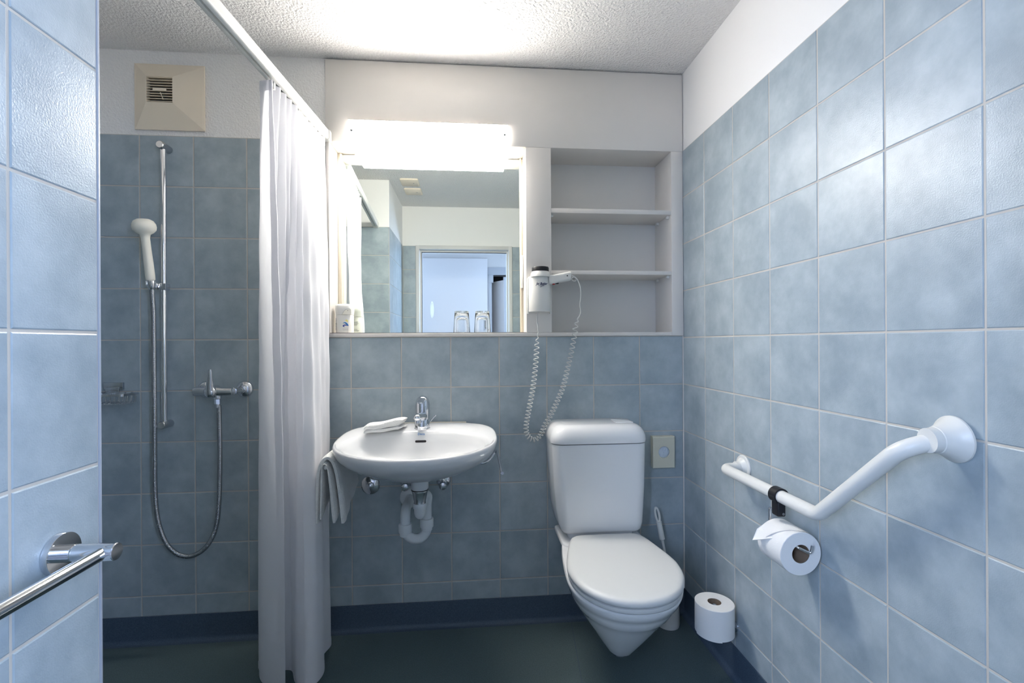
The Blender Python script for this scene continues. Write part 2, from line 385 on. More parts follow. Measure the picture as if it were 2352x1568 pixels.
# ------------------------------------------------------------------ built-in cabinet
cab = thing('wall_cabinet', 'grey white built-in cabinet around the mirror with open shelves on the right', 'cabinet', (-.75, 0, CZ0))
FY = -.008
MX0, MX1 = -1.4725, -.678; SX0, SX1 = -.572, -.052; NZ1 = 1.977; SILL = 1.2055
obj('top_panel', box(CAB0, -.0015, FY, .19, NZ1, ZC - .006, .0012), 'panel', cab)
obj('shadow_gap', box(CAB0, -.0015, .004, .19, ZC - .006, ZC - .0002), 'dark', cab, smooth=False)
obj('side_post', box(CAB0, MX0, FY, .19, SILL, NZ1 - .0004, .001), 'panel', cab)
obj('middle_post', box(MX1, SX0, FY, .19, SILL, NZ1 - .0006, .001), 'panel', cab)
obj('side_post', box(SX1, -.0015, FY, .19, CZ0, NZ1 - .0004, .001), 'panel', cab)
obj('sill_board', box(CAB0, SX1 - .0003, FY, .19, CZ0, SILL - .0004, .001), 'panel', cab)
obj('back_panel', box(SX0, SX1, .172, .19, SILL, NZ1), 'niche', cab, smooth=False)
obj('back_panel', box(MX0, MX1, .14, .19, SILL, NZ1), 'niche', cab, smooth=False)
obj('sliding_track', box(MX0, MX1, FY + .001, FY + .004, SILL - .0004, SILL + .0016), 'dark', cab, smooth=False)  # thin dark strip along the front of the sill
for i, (a, b) in enumerate(((1.7065, 1.7255), (1.4495, 1.4655))):
    sh = obj('shelf', box(SX0 + .0005, SX1 - .0005, FY + .002, .172, a, b, .001), 'panel', cab)
    for x, s in ((SX1 - .001, -1), (SX0 + .001, 1)):
        for y in (.02, .13):
            obj('shelf_pin', [rod((x, y, a - .006), (x + s * .012, y, a - .006), .004, 12), box(min(x, x + s * .010), max(x, x + s * .010), y - .006, y + .006, a - .012, a - .0002, .001)], 'white', sh)
for x in (-1.42, -.735):
    obj('screw_cap', lathe([(.006, 0), (.006, .001), (.003, .002)], (x, .04, NZ1), (0, 0, -1), 16), 'panel', cab)

mir = thing('mirror', 'large rectangular mirror under the strip lamp, cream edge strips', 'mirror', (-1.07, .125, SILL))
MG0, MG1 = -1.4535, -.6925
obj('mirror_glass', box(MG0, MG1, .12, .126, SILL + .0016, NZ1 - .004), 'mirror', mir, smooth=False)
obj('edge_strip', [box(MG1 + .001, MG1 + .0075, .108, .135, SILL, NZ1 - .003, .001), box(MG1 + .0085, MX1 - .0005, .113, .135, SILL, NZ1 - .003, .001)], 'cream', mir)
obj('edge_strip', [box(MX0 + .0005, MG0 - .0095, .113, .135, SILL, NZ1 - .003, .001), box(MG0 - .0085, MG0 - .001, .108, .135, SILL, NZ1 - .003, .001)], 'cream', mir)
obj('backing', box(MG0 - .001, MG1 + .001, .1265, .136, SILL + .001, NZ1 - .003), 'dark', mir, smooth=False)
obj('grip', box(MG1 + .004, MX1 - .001, .088, .113, 1.402, 1.545, .0035), 'white', mir)

LX0, LX1 = -1.3915, -.7535
lamp = thing('strip_lamp', 'bright white box-shaped strip lamp above the mirror', 'lamp', (-1.07, .02, 1.99))
prof = [(-.0085, 2.0562), (-.024, 2.0562), (-.0265, 2.0552), (-.0265, 1.985), (-.0245, 1.975), (-.018, 1.9685), (-.006, 1.9665), (.02, 1.9655), (.09, 1.9655), (.116, 1.9665), (.1165, 1.9755), (-.0085, 1.9755)]
n = len(prof); v = [(LX0, y, z) for y, z in prof] + [(LX1, y, z) for y, z in prof]
f = [tuple(range(n)), tuple(range(2 * n - 1, n - 1, -1))] + [(i, i + n, (i + 1) % n + n, (i + 1) % n) for i in range(n)]
df = obj('diffuser', (v, f), 'lamp', lamp, angle=30)
df.data.materials.append(M['lamp_under']); df.data.materials.append(M['lamp_end'])                      # emission weakened underneath and at the ends so the niche stays below white
for p_ in df.data.polygons:
    if p_.normal.z < -.5: p_.material_index = 1
    if abs(p_.normal.x) > .5: p_.material_index = 2
obj('housing', box(LX0 - .0006, LX1 + .0006, -.0270, -.0085, 2.0563, 2.0580), 'panel', lamp, smooth=False)  # added cover that stops the lamp's top lighting the panel above
for x, z in ((-1.3796, 2.0139), (-.7662, 2.0155)):
    obj('screw', lathe([(.0052, 0), (.0052, .002), (.0035, .003)], (x, -.0264, z), (0, -1, 0), 16), 'steel', lamp)

# ------------------------------------------------------------------ ventilator
vt = thing('ventilation_cover', 'square beige ventilation cover high above the shower rail', 'ventilator', (-2.075, 0, 2.0))
VX0, VX1, VZ0, VZ1 = -2.2035, -1.945, 2.0, 2.2555; GX0, GX1, GZ0, GZ1 = -2.1435, -2.0495, 2.0955, 2.1925
def rr(x0, x1, z0, z1, y): return [(x0, y, z0), (x1, y, z0), (x1, y, z1), (x0, y, z1)]
obj('cover', loft([rr(VX0 + .004, VX1 - .004, VZ0 + .004, VZ1 - .004, .002), rr(VX0 + .004, VX1 - .004, VZ0 + .004, VZ1 - .004, -.004), rr(VX0, VX1, VZ0, VZ1, -.004), rr(VX0, VX1, VZ0, VZ1, -.008), rr(VX0 + .008, VX1 - .008, VZ0 + .008, VZ1 - .008, -.0105),
                   rr(GX0 - .002, GX1 + .002, GZ0 - .002, GZ1 + .002, -.034), rr(GX0, GX1, GZ0, GZ1, -.034), rr(GX0, GX1, GZ0, GZ1, -.012)]), 'vent', vt, smooth=False)
obj('inner_recess', box(GX0 + .0005, GX1 - .0005, -.0135, -.0122, GZ0 + .0005, GZ1 - .0005), 'dark', vt, smooth=False)
for k in range(10):
    z = GZ0 + .004 + k * (GZ1 - GZ0 - .006) / 9
    obj('slat', ([(GX0, -.033, z - .0013), (GX1, -.033, z - .0013), (GX1, -.033, z + .001), (GX0, -.033, z + .001), (GX0, -.016, z + .003), (GX1, -.016, z + .003), (GX1, -.016, z + .005), (GX0, -.016, z + .005)],
                 [(0, 1, 2, 3), (4, 7, 6, 5), (0, 4, 5, 1), (3, 2, 6, 7), (0, 3, 7, 4), (1, 5, 6, 2)]), 'vent', vt, smooth=False)
obj('maker_plate', box(-2.121, -2.071, -.0345, -.033, 2.1385, 2.1505, .0004), 'vent', vt)
obj('latch', rod((-2.093, -.034, 2.133), (-2.083, -.033, 2.106), .0015, 8), 'vent', vt)
for k, (y0, y1) in enumerate(((-1.268, -1.127), (-1.468, -1.330))):
    t = tag(obj('ceiling_cover_plate', loft([[(x, y, ZC - dz_) for x, y in rrect(-1.40 + i, -1.274 - i, y0 + i, y1 - i, .012 - i, 4)] for i, dz_ in ((0, .0), (0, .008), (.002, .010))]), 'vent', angle=50),
            ('beige blank cover plate on the ceiling in the mirror, nearer the lamp', 'beige blank cover plate on the ceiling in the mirror, nearer the doorway')[k], 'cover plate', 'ceiling cover plates seen in the mirror')
    obj('screw', lathe([(.005, 0), (.005, .001), (.003, .0015)], (-1.31, (y0 + y1) / 2, ZC - .010), (0, 0, -1), 12), 'steel', t)

# ------------------------------------------------------------------ curtain rail and curtain
def railx(y): return -1.482 + .075 * y
cr = thing('curtain_rail', 'white shower curtain rail running from the back wall towards the camera', 'curtain rail', (railx(-.5), -.5, 1.975))
rp = [(.018 * sx, z) for sx, z in ((-1, .006), (-.93, .002), (-.75, 0), (-.2, 0), (-.2, .010), (.2, .010), (.2, 0), (.75, 0), (.93, .002), (1, .006), (1, .034), (.8, .037), (-.8, .037), (-1, .034))]
obj('rail', loft([[(railx(y) + x, y, 1.975 + z) for x, z in rp] for y in (-.012, YS + .012)]), 'white', cr, angle=45)
for y, s in ((-.0005, -1), (YS + .0005, 1)):
    obj('end_bracket', loft([[(railx(y) + x * k, y + s * q, 1.992 + (z - .017) * k) for x, z in rrect(-.0195, .0195, -.002, .039, .008, 4)] for q, k in ((0, 1.06), (.022, 1.06), (.03, 1.0))]), 'white', cr)
TOP = [(0, (-1.486, -.045)), (.72, (-1.517, -.425)), (.80, (-1.540, -.436)), (.86, (-1.5485, -.447)), (.92, (-1.5330, -.4535)), (1, (-1.5080, -.4590))]
BOT = [(0, (-1.468, -.06)), (.07, (-1.440, -.128)), (.14, (-1.448, -.190)), (.22, (-1.425, -.262)), (.30, (-1.424, -.330)), (.37, (-1.4586, -.352)), (.44, (-1.490, -.330)), (.51, (-1.526, -.275)), (.58, (-1.552, -.258)),
       (.68, (-1.600, -.262)), (.76, (-1.650, -.236)), (.83, (-1.643, -.262)), (.88, (-1.612, -.305)), (.94, (-1.562, -.352)), (1, (-1.506, -.388))]
def sampler(ctrl):
    P = smoothpath([(p[0], p[1], s) for s, p in ctrl], 10)
    def fn(s):
        for a, b in zip(P[:-1], P[1:]):
            if b.z >= s:
                t = (s - a.z) / max(b.z - a.z, 1e-9); return a.lerp(b, t)
        return P[-1]
    return fn
ft, fb = sampler(TOP), sampler(BOT)
CT, CB = 1.972, .035
def cur(s, t):
    a = ft(s); b = fb(s); q = 1 - (1 - t) ** 2.2; q = q * .75 + t * .25
    x = a.x + (b.x - a.x) * q; y = a.y + (b.y - a.y) * q
    pl = max(0, 1 - max(0, s - .70) / .08) if s > .70 else 1
    w = sin(s * 2 * pi * 13.5 + .6 * sin(9 * s)) * .0105 * pl * (1 - t) ** 1.1
    w += sin(s * 2 * pi * 5 + 1.2) * .007 * pl * min(1, t * 3) * (1 - t)
    w += sin(s * 2 * pi * 7 + 3 * t + .4) * .0032 * min(1, t * 2)
    x += w; y += .25 * w
    cr_ = .0022 * sin(37 * s + 23 * t) * sin(11 * s - 29 * t) * (.3 + .7 * (1 - abs(2 * t - .8)))
    x += cr_ * 1.4; y -= cr_
    z = CT - (CT - CB) * t
    if s > .72: z = (CT - .004) - (CT - .004 - CB) * t
    return (x, y, z)
ct = thing('shower_curtain', 'long white shower curtain gathered towards the back wall', 'curtain', (-1.5, -.3, 0))
co = obj('cloth', grid(cur, 340, 90), 'fabric', ct, angle=180, fix=False)
def strip(s0, s1, t0, t1, off, nu, nv):
    def fn(a, b):
        s = s0 + (s1 - s0) * a; t = t0 + (t1 - t0) * b; x, y, z = cur(s, t); x2, y2, _ = cur(min(s + .004, 1), t); x1, y1, _ = cur(max(s - .004, 0), t)
        nx, ny = (y2 - y1), -(x2 - x1); L = math.hypot(nx, ny) + 1e-9
        return (x + nx / L * off, y + ny / L * off, z)
    v1, f1 = grid(fn, nu, nv); return v1, f1
obj('header_tape', [strip(0, 1, 0, .016, .0012, 300, 2), strip(0, 1, 0, .016, -.0012, 300, 2)], 'fabric', ct, angle=180, fix=False)
obj('side_hem', [strip(.965, 1, .0, 1, .0009, 3, 90), strip(.965, 1, .0, 1, -.0009, 3, 90)], 'fabric', ct, angle=180, fix=False)
obj('bottom_hem', [strip(0, 1, .988, 1, .0010, 300, 1), strip(0, 1, .988, 1, -.0010, 300, 1)], 'fabric', ct, angle=180, fix=False)
for k in range(12):
    s = .02 + k * .7 / 11; x, y, z = cur(s, 0)
    obj('glider', [box(railx(y) - .003, railx(y) + .003, y - .004, y + .004, 1.954, 1.986, .001), rod((railx(y), y, 1.957), (x, y, 1.954), .0015, 8)], 'white', ct)

# ------------------------------------------------------------------ shower fittings
sr = thing('shower_rail', 'chrome vertical shower rail with two round brackets', 'shower rail', (-2.085, 0, .86))
obj('pole', rod((-2.082, -.037, .868), (-2.082, -.037, 1.912), .0098, 24), 'chrome', sr)
for z in (1.925, .856):
    obj('bracket', lathe([(.015, 0), (.0148, .052), (.0130, .0545)], (-2.084, -.0005, z), (0, -1, 0), 28), 'chrome_soft', sr)
    obj('end_cap', lathe([(.0128, 0), (.0122, .0012)], (-2.084, -.055, z), (0, -1, 0), 24), 'chrome', sr)
obj('sliding_holder', [box(-2.097, -2.067, -.053, -.022, 1.372, 1.398, .003), rod((-2.094, -.040, 1.388), (-2.110, -.052, 1.393), .010, 20, .002), rod((-2.100, -.056, 1.380), (-2.100, -.070, 1.400), .006, 14, .001)], 'chrome', sr)
hs = thing('hand_shower', 'cream white mushroom-headed hand shower in its holder', 'hand shower', (-2.12, -.06, 1.4))
ax0 = Vector((-2.1085, -.064, 1.375)); axd = (Vector((-2.1205, -.088, 1.615)) - ax0).normalized()
obj('handle', lathe([(.0125, .030), (.0150, .034), (.0155, .05), (.0150, .10), (.0140, .15), (.0140, .188), (.017, .2), (.028, .2075), (.0365, .217), (.0385, .228), (.0370, .239), (.031, .250), (.020, .2565), (.004, .259)], ax0, axd, 36), 'cream_plastic', hs, angle=60)
obj('connector', lathe([(.0085, -.004), (.0115, 0), (.0140, .008), (.0155, .013), (.0155, .028), (.0135, .0305)], ax0, axd, 12), 'chrome', hs)
obj('knurl', [rod(ax0 + axd * .012 + Vector((.0165 * cos(a), .0165 * sin(a), 0)), ax0 + axd * .027 + Vector((.0165 * cos(a), .0165 * sin(a), 0)), .0028, 8) for a in [k * pi / 3 for k in range(6)]], 'chrome', hs)
def px(u, v, y):
    r = _F * FPX + _r * (u - 1176) - _u * (v - 787); t = (y - CAM.y) / r.y; return CAM + r * t
hp = [ax0 + axd * -.002] + [px(u, v, y) for u, v, y in ((352, 720, -.062), (353, 800, -.060), (355, 1000, -.058), (356, 1120, -.056), (362, 1190, -.056), (378, 1240, -.058), (400, 1267, -.060), (425, 1277, -.062), (452, 1272, -.064), (478, 1250, -.064), (496, 1210, -.064), (503, 1150, -.064), (505, 1050, -.064), (503.5, 960, -.064), (503, 930, -.064))]
dense = smoothpath(hp, 24)
L = [0]
for a, b in zip(dense[:-1], dense[1:]): L.append(L[-1] + (b - a).length)
step = .00125; N = int(L[-1] / step); pts = []; rad = []; j = 0
for i in range(N + 1):
    d = i * step
    while j < len(L) - 2 and L[j + 1] < d: j += 1
    pts.append(dense[j].lerp(dense[j + 1], (d - L[j]) / max(L[j + 1] - L[j], 1e-9))); rad.append((.0068, .0086, .0088, .0086)[i % 4])
obj('hose', tube(pts, rad, 12), 'hose', hs, angle=180)
mx = thing('shower_mixer', 'chrome single-lever shower mixer on the shower wall', 'mixer tap', (-1.89, 0, .98))
ZM = .9835
for x in (-1.949, -1.803):
    obj('rosette', lathe([(.033, 0), (.033, .003), (.029, .010), (.018, .016), (.015, .017), (.015, .030)], (x, -.0005, .9855), (0, -1, 0), 32), 'chrome', mx)
    obj('union', [rod((x, -.018, .9855), (x, -.038, .9845), .0145, 6), rod((x, -.030, .984), (x + (.004 if x < -1.9 else -.010), -.066, ZM), .012, 16)], 'chrome', mx)
obj('body', lathe([(.010, 0), (.0165, .003), (.0185, .010), (.0180, .040), (.0215, .052), (.0245, .058), (.0245, .063), (.0232, .064), (.0245, .0655), (.0245, .071), (.0215, .075), (.0185, .090), (.0165, .11), (.0165, .134), (.0150, .141), (.008, .145)],
                  (-1.958, -.068, ZM + .001), (1, 0, -.01), 28), 'chrome', mx)
obj('cartridge_cap', lathe([(.023, -.02), (.0240, .012), (.0225, .022), (.016, .030), (.006, .0335)], (-1.889, -.068, ZM), (-.12, -1, -.05), 28), 'chrome', mx)
def leverring(z, x, y, wx, wy): return [(x + wx * cos(a), y + wy * sin(a), z) for a in [k * 2 * pi / 16 for k in range(16)]]
obj('lever', loft([leverring(.975, -1.8880, -.088, .014, .012), leverring(.995, -1.8875, -.092, .0145, .012), leverring(1.015, -1.8855, -.096, .0125, .009), leverring(1.04, -1.8830, -.100, .0100, .007), leverring(1.06, -1.8810, -.103, .0085, .006), leverring(1.070, -1.8800, -.1045, .0055, .004)]), 'chrome', mx, angle=60)
obj('outlet', [rod((-1.8735, -.066, ZM - .014), (-1.8735, -.065, ZM - .028), .0145, 20, .002), rod((-1.8735, -.065, ZM - .028), (-1.8735, -.0645, ZM - .047), .0115, 6), rod((-1.8735, -.0645, ZM - .045), (-1.8735, -.0645, ZM - .062), .0095, 16, .001)], 'chrome', mx)

bk = thing('soap_basket', 'chrome wire soap basket at the left end of the shower wall', 'soap basket', (-2.26, 0, .96))
BX0, BX1, BY0, BY1, BZ0, BZ1 = -2.335, -2.186, -.105, -.012, .945, .982
obj('wall_plate', box(-2.322, -2.250, -.012, -.0005, .990, 1.018, .002), 'chrome_soft', bk)
obj('bracket', box(-2.310, -2.262, -.016, -.010, .975, 1.0, .001), 'chrome_soft', bk)
obj('rim', [loft([[(x, y, z) for x, y in rrect(BX0 + i, BX1 - i, BY0 + i, BY1 - i, .012, 5)] for i, z in ((0, BZ1 - .009), (0, BZ1), (.002, BZ1), (.002, BZ1 - .009))] + [[(x, y, BZ1 - .009) for x, y in rrect(BX0, BX1, BY0, BY1, .012, 5)]], False, False)], 'chrome', bk)
for k in range(9):
    x = BX0 + .012 + k * (BX1 - BX0 - .024) / 8
    obj('wire', tube(fillet([(x, BY0 + .001, BZ1 - .003), (x, BY0 + .006, BZ0), (x, BY1 - .006, BZ0), (x, BY1 - .001, BZ1 - .003)], .008, 4), .0013, 8), 'chrome', bk)
for y in (-.085, -.058, -.032):
    obj('wire', tube(fillet([(BX0 + .001, y, BZ1 - .003), (BX0 + .005, y, BZ0 - .002), (BX1 - .005, y, BZ0 - .002), (BX1 - .001, y, BZ1 - .003)], .008, 4), .0013, 8), 'chrome', bk)

# ------------------------------------------------------------------ towel bar on the short left wall
tb = thing('towel_bar', 'chrome towel bar on the short left wall beside the camera', 'towel rail', (XL, -1.45, .875))
TY = -1.245; TZ = .876
for y in (TY, -1.70):
    p = obj('flange', lathe([(.0285, 0), (.0285, .007), (.0278, .0085), (.013, .0085)], (XL + .0006, y, TZ), (1, 0, 0), 48), 'chrome', tb, angle=25)
    obj('post', lathe([(.0118, 0), (.0118, .013), (.0112, .0135), (.0112, .0145), (.0118, .015), (.0118, .066), (.0110, .0675)], (XL + .009, y, TZ), (1, 0, 0), 32), 'chrome', tb, angle=25)
obj('bar', rod((XL + .060, TY, TZ), (XL + .060, -1.70, TZ), .0088, 32), 'chrome', tb)

# ------------------------------------------------------------------ washbasin
BXC = -1.101
bs = thing('washbasin', 'white oval ceramic washbasin hung on the back wall', 'washbasin', (BXC, -.25, .66))
NB = 96
def outline(a, sc=1.0):
    """rim outline: a=0 is +x, runs through the back; returns offset from (BXC, -.235)"""
    c, s = cos(a), sin(a)
    if s >= 0: n_, by = 3.3, .235
    else: n_, by = 2.15, .272
    r = (abs(c / .2855) ** n_ + abs(s / by) ** n_) ** (-1 / n_)
    return r * c, r * s
def bring(sc, z, yc=-.235, sy=None, tilt=0, inner=False, shift=0):
    out = []
    for k in range(NB):
        x, y = outline(2 * pi * k / NB); sy_ = sy if sy is not None else sc
        X = BXC + x * sc; Y = yc + y * sy_ + shift
        out.append((X, Y, z + tilt * (Y + .235)))
    return out
rings = []
for sc, z, yc, sy in ((.10, .681, -.235, .14), (.22, .6835, -.232, .26), (.36, .690, -.225, .40), (.50, .700, -.222, .53), (.63, .7145, -.222, .655), (.76, .733, -.225, .775), (.86, .751, -.228, .865), (.93, .768, -.231, .93), (.972, .786, -.234, .97), (.993, .802, -.235, .992), (1.0, .813, -.235, .999)):
    rings.append(bring(sc, z, yc, sy, .05 * max(0, (z - .72) / .09)))
rings.append(bring(.996, .8205, -.235, .994, .06)); rings.append(bring(.985, .8245, -.235, .984, .06)); rings.append(bring(.965, .8250, -.236, .962, .06))
def inner(sx, z, y0, y1, nb=2.4, tilt=.05):
    """bowl ring between y0 (front) and y1 (back)"""
    out = []; yc = (y0 + y1) / 2; b = (y1 - y0) / 2
    for k in range(NB):
        a = 2 * pi * k / NB; c, s = cos(a), sin(a); n_ = 2.5 if s > 0 else 2.1
        r = (abs(c / sx) ** n_ + abs(s / b) ** n_) ** (-1 / n_)
        out.append((BXC + r * c, yc + r * s, z + tilt * (yc + r * s + .235)))
    return out
rings += [inner(.262, .8225, -.492, -.115), inner(.250, .8190, -.483, -.122), inner(.240, .808, -.473, -.131), inner(.228, .784, -.458, -.142), inner(.205, .756, -.430, -.155), inner(.165, .734, -.385, -.175), inner(.11, .716, -.335, -.20), inner(.05, .707, -.285, -.235), inner(.024, .706, -.272, -.248)]
obj('basin', loft(rings), 'basin', bs, angle=180)
obj('drain', lathe([(.022, 0), (.024, .002), (.017, .003), (.008, .001)], (BXC, -.26, .7065), (0, 0, 1), 28), 'chrome', bs)
ovn = Vector((0, -.93, .37))
def slot(y, z, w, h, d):
    dd, u_, w_ = ovn.normalized(), Vector((1, 0, 0)), Vector((0, .37, .93)).normalized(); c0 = Vector((BXC, y, z))
    return loft([[c0 + u_ * x * k + w_ * q * k + dd * e for x, q in rrect(-w, w, -h, h, h * .95, 6)] for k, e in ((1, d[0]), (1, d[1]))])
obj('overflow_slot', slot(-.1395, .790, .021, .0042, (-.006, .0022)), 'dark', bs)
text('maker_mark', 'Deca', .013, 'blueink', bs, (BXC + .001, -.131, .8165), (radians(55), 0, 0), .0003)
obj('wall_joint', tube(smoothpath([(-1.24, -.0025, .8365), (-1.15, -.0025, .8375), (-1.0, -.0025, .8375), (-.93, -.0025, .8365)], 6), .003, 8), 'silicone', bs)
for s in (-1, 1):
    X, Yt, Yb, rz = (-.8125, -.468, -.165, .752) if s > 0 else (-1.397, -.325, -.09, .7475)
    obj('side_rail', tube(smoothpath([(X - s * .10, Yb - .02, .722), (X - s * .055, Yb - .022, .714), (X - s * .028, Yb - .018, .728), (X - s * .010, Yb - .012, .750), (X - s * .001, Yb - .020, .7565), (X, Yb - .040, .7560), (X, Yt * .5 + Yb * .5, .754), (X, Yt, rz)], 8), .0050 if s > 0 else .006, 14), 'chrome', bs)
fc = thing('basin_tap', 'chrome single-lever tap at the back of the washbasin', 'tap', (BXC, -.09, .83))
FZ = .8285
obj('base', lathe([(.031, 0), (.031, .003), (.0295, .005), (.0292, .035), (.0285, .037)], (BXC, -.083, FZ), (0, 0, 1), 36), 'chrome', fc, angle=25)
obj('column', lathe([(.0290, .030), (.0288, .075), (.0286, .093), (.0265, .107), (.0215, .118), (.013, .1255), (.003, .128)], (BXC + .001, -.075, FZ), (0, 0, 1), 36), 'chrome', fc, angle=50)
def sp(y, z, w, h, dx=0): return [(BXC + dx + w * cos(a), y, z + h * sin(a)) for a in [k * 2 * pi / 20 for k in range(20)]]
obj('spout', loft([sp(-.075, FZ + .045, .022, .020), sp(-.105, FZ + .050, .0200, .018), sp(-.135, FZ + .055, .0165, .0150, -.003), sp(-.160, FZ + .058, .0150, .0140, -.008), sp(-.178, FZ + .057, .0135, .0120, -.009), sp(-.184, FZ + .056, .008, .007, -.009)]), 'chrome', fc, angle=60)
obj('aerator', rod((BXC - .007, -.168, FZ + .052), (BXC - .007, -.169, FZ + .036), .0115, 20, .001), 'chrome', fc)
obj('lever', loft([[(BXC + dx + w * x, y, z + h * q) for x, q in rrect(-1, 1, -1, 1, .7, 4)] for y, z, w, h, dx in ((-.070, FZ + .108, .014, .010, .001), (-.095, FZ + .117, .013, .006, .0), (-.125, FZ + .115, .0115, .0045, -.001), (-.150, FZ + .110, .0100, .0035, -.002), (-.156, FZ + .1085, .007, .002, -.002))]), 'chrome', fc, angle=60)
obj('popup_knob', [rod((BXC + .018, -.050, FZ + .01), (BXC + .047, -.040, FZ + .043), .0018, 10), lathe([(.002, 0), (.0036, .003), (.003, .007)], (BXC + .0455, -.0405, FZ + .041), (.6, .2, .75), 12)], 'chrome', fc)

# waste trap
tr = thing('waste_trap', 'white plastic waste trap with chrome cone under the washbasin', 'waste trap', (BXC, -.2, .44))
DC = Vector((BXC + .006, -.235, 0))
obj('tailpiece', lathe([(.031, .690), (.031, .6435), (.029, .6395)], (DC.x, DC.y, 0), (0, 0, 1), 32), 'pipe', tr)
obj('gasket', lathe([(.0305, .6395), (.0305, .6365)], (DC.x, DC.y, 0), (0, 0, 1), 32), 'black', tr)
obj('cone', lathe([(.0295, .6365), (.030, .634), (.0275, .628), (.0205, .594), (.021, .591), (.021, .586)], (DC.x, DC.y, 0), (0, 0, 1), 36), 'chrome_soft', tr)
obj('cup', lathe([(.0225, .589), (.0235, .587), (.0235, .571), (.0205, .568), (.0200, .552), (.016, .540), (.009, .5335), (.002, .532)], (DC.x, DC.y, 0), (0, 0, 1), 32), 'pipe', tr, angle=60)
TYY = -.15; RX, LXp = BXC + .022, BXC - .058
pr = .0185
arch = fillet([(DC.x + .002, DC.y + .005, .558), (DC.x + .006, -.165, .592), (RX + .004, TYY, .590), (RX, TYY, .555), (RX, TYY, .425), (LXp, TYY, .425), (LXp, TYY, .535), (LXp, 0.0, .535)], [.018, .012, .012, .0395, .0395, .032], 10)
obj('pipe', tube(arch, pr, 24), 'pipe', tr, angle=60)
for x, z0, z1 in ((RX, .470, .502), (LXp, .452, .484)):
    obj('coupling_nut', lathe([(pr, z0 - .014), (.0205, z0 - .012), (.0205, z0), (.0245, z0), (.0250, z0 + .003), (.0250, z1 - .003), (.0240, z1), (.0200, z1 + .0005)], (x, TYY, 0), (0, 0, 1), 36), 'pipe', tr, angle=30)
obj('wall_rosette', lathe([(.0420, 0), (.0415, .006), (.034, .015), (.022, .018)], (LXp, -.0005, .535), (0, -1, 0), 36), 'pipe', tr, angle=40)
for x, lab in ((-1.171, 'chrome angle valve under the washbasin, left of the waste pipe'), (-1.0235, 'chrome angle valve under the washbasin, right of the waste pipe')):
    t = thing('angle_valve', lab, 'valve', (x, 0, .6), 'angle valves under the washbasin')
    obj('rosette', lathe([(.029, 0), (.029, .002), (.026, .008), (.013, .016)], (x, -.0005, .600), (0, -1, 0), 32), 'chrome', t, angle=40)
    obj('body', [rod((x, -.012, .600), (x, -.056, .600), .0105, 20, .001), rod((x, -.040, .600), (x, -.040, .628), .0085, 16, .001)], 'chrome', t)
    obj('knob', lathe([(.010, 0), (.0155, .003), (.0165, .012), (.0145, .020), (.006, .0225)], (x, -.050, .597), (0, -1, -.1), 20), 'chrome', t, angle=40)
    obj('riser_pipe', tube(smoothpath([(x, -.040, .625), (x + .002, -.042, .70), (BXC + (.012 if x > BXC else -.012), -.07, .79)], 8), .004, 10), 'chrome', t)
t = thing('wall_plug', 'chrome round wall plug with stepped centre, left under the washbasin', 'wall plug', (-1.3175, 0, .59))
obj('rosette', lathe([(.0375, 0), (.0372, .0025), (.030, .0065), (.016, .0105), (.015, .012)], (-1.3175, -.0005, .590), (0, -1, 0), 40), 'chrome', t, angle=30)
obj('screw_cap', lathe([(.0148, 0), (.0140, .004), (.009, .006), (.0085, .007), (.0050, .0085), (.001, .009)], (-1.3175, -.0125, .590), (0, -1, 0), 28), 'chrome', t, angle=30)

# towel over the left rail
TX = -1.397
tw = thing('hand_towel', 'white terry hand towel hanging over the left rail of the washbasin', 'towel', (TX, -.3, .57))
def flap(name, prof, y0, y1, amp, ph, lower):
    """prof: centre line in xz with half thickness; swept in y"""
    NYY = 26
    P = smoothpath([(x, 0, z) for x, z, h in prof], 7); H = smoothpath([(h, 0, 0) for x, z, h in prof], 7)
    n = len(P); rs = []
    for j in range(NYY + 1):
        b = j / NYY; ed = min(1, min(b, 1 - b) * 9 + .25) ** .5
        ring = []
        for sgn in (1, -1):
            rngi = range(n) if sgn == 1 else range(n - 1, -1, -1)
            for i in rngi:
                a = P[max(i - 1, 0)]; c = P[min(i + 1, n - 1)]; d = (c - a).normalized(); nn = Vector((-d.z, 0, d.x)); h = H[i].x * ed
                q = i / (n - 1)
                dn = max(0, .787 - P[i].z) / .22
                w = amp * dn * sin(b * 9 + ph) + amp * .6 * dn * sin(b * 21 + ph * 2)
                y = y0 + (y1 - y0) * b
                z = P[i].z + lower(b) * dn ** 2
                yy = y + (P[i].z - .78) * .10 * (b - .3)
                ring.append((P[i].x + nn.x * h * sgn + w, yy, z + nn.z * h * sgn))
        rs.append(ring)
    return obj(name, loft(rs), 'towel', tw, angle=70)
flap('outer_layer', [(TX - .034, 0.5585, .0055), (TX - .031, 0.6465, .0075), (TX - .025, 0.7265, .009), (TX - .012, 0.7645, .0095), (TX + .005, 0.7795, .009), (TX + .022, 0.7665, .009), (TX + .034, 0.7265, .0085), (TX + .044, 0.6465, .009), (TX + .050, 0.5765, .009), (TX + .051, 0.5565, .0075)],
     -.325, -.095, .0025, .4, lambda b: .085 * b ** 1.2)
flap('inner_layer', [(TX - .017, 0.5765, .004), (TX - .014, 0.6465, .0055), (TX - .0105, 0.7265, .0045), (TX - .0085, 0.7535, .003), (TX - .0015, 0.7610, .0025), (TX + .006, 0.7535, .003), (TX + .013, 0.7265, .006), (TX + .021, 0.6465, .0085), (TX + .026, 0.5815, .0095), (TX + .027, 0.5625, .007)],
     -.335, -.115, .002, 1.9, lambda b: .075 * b)
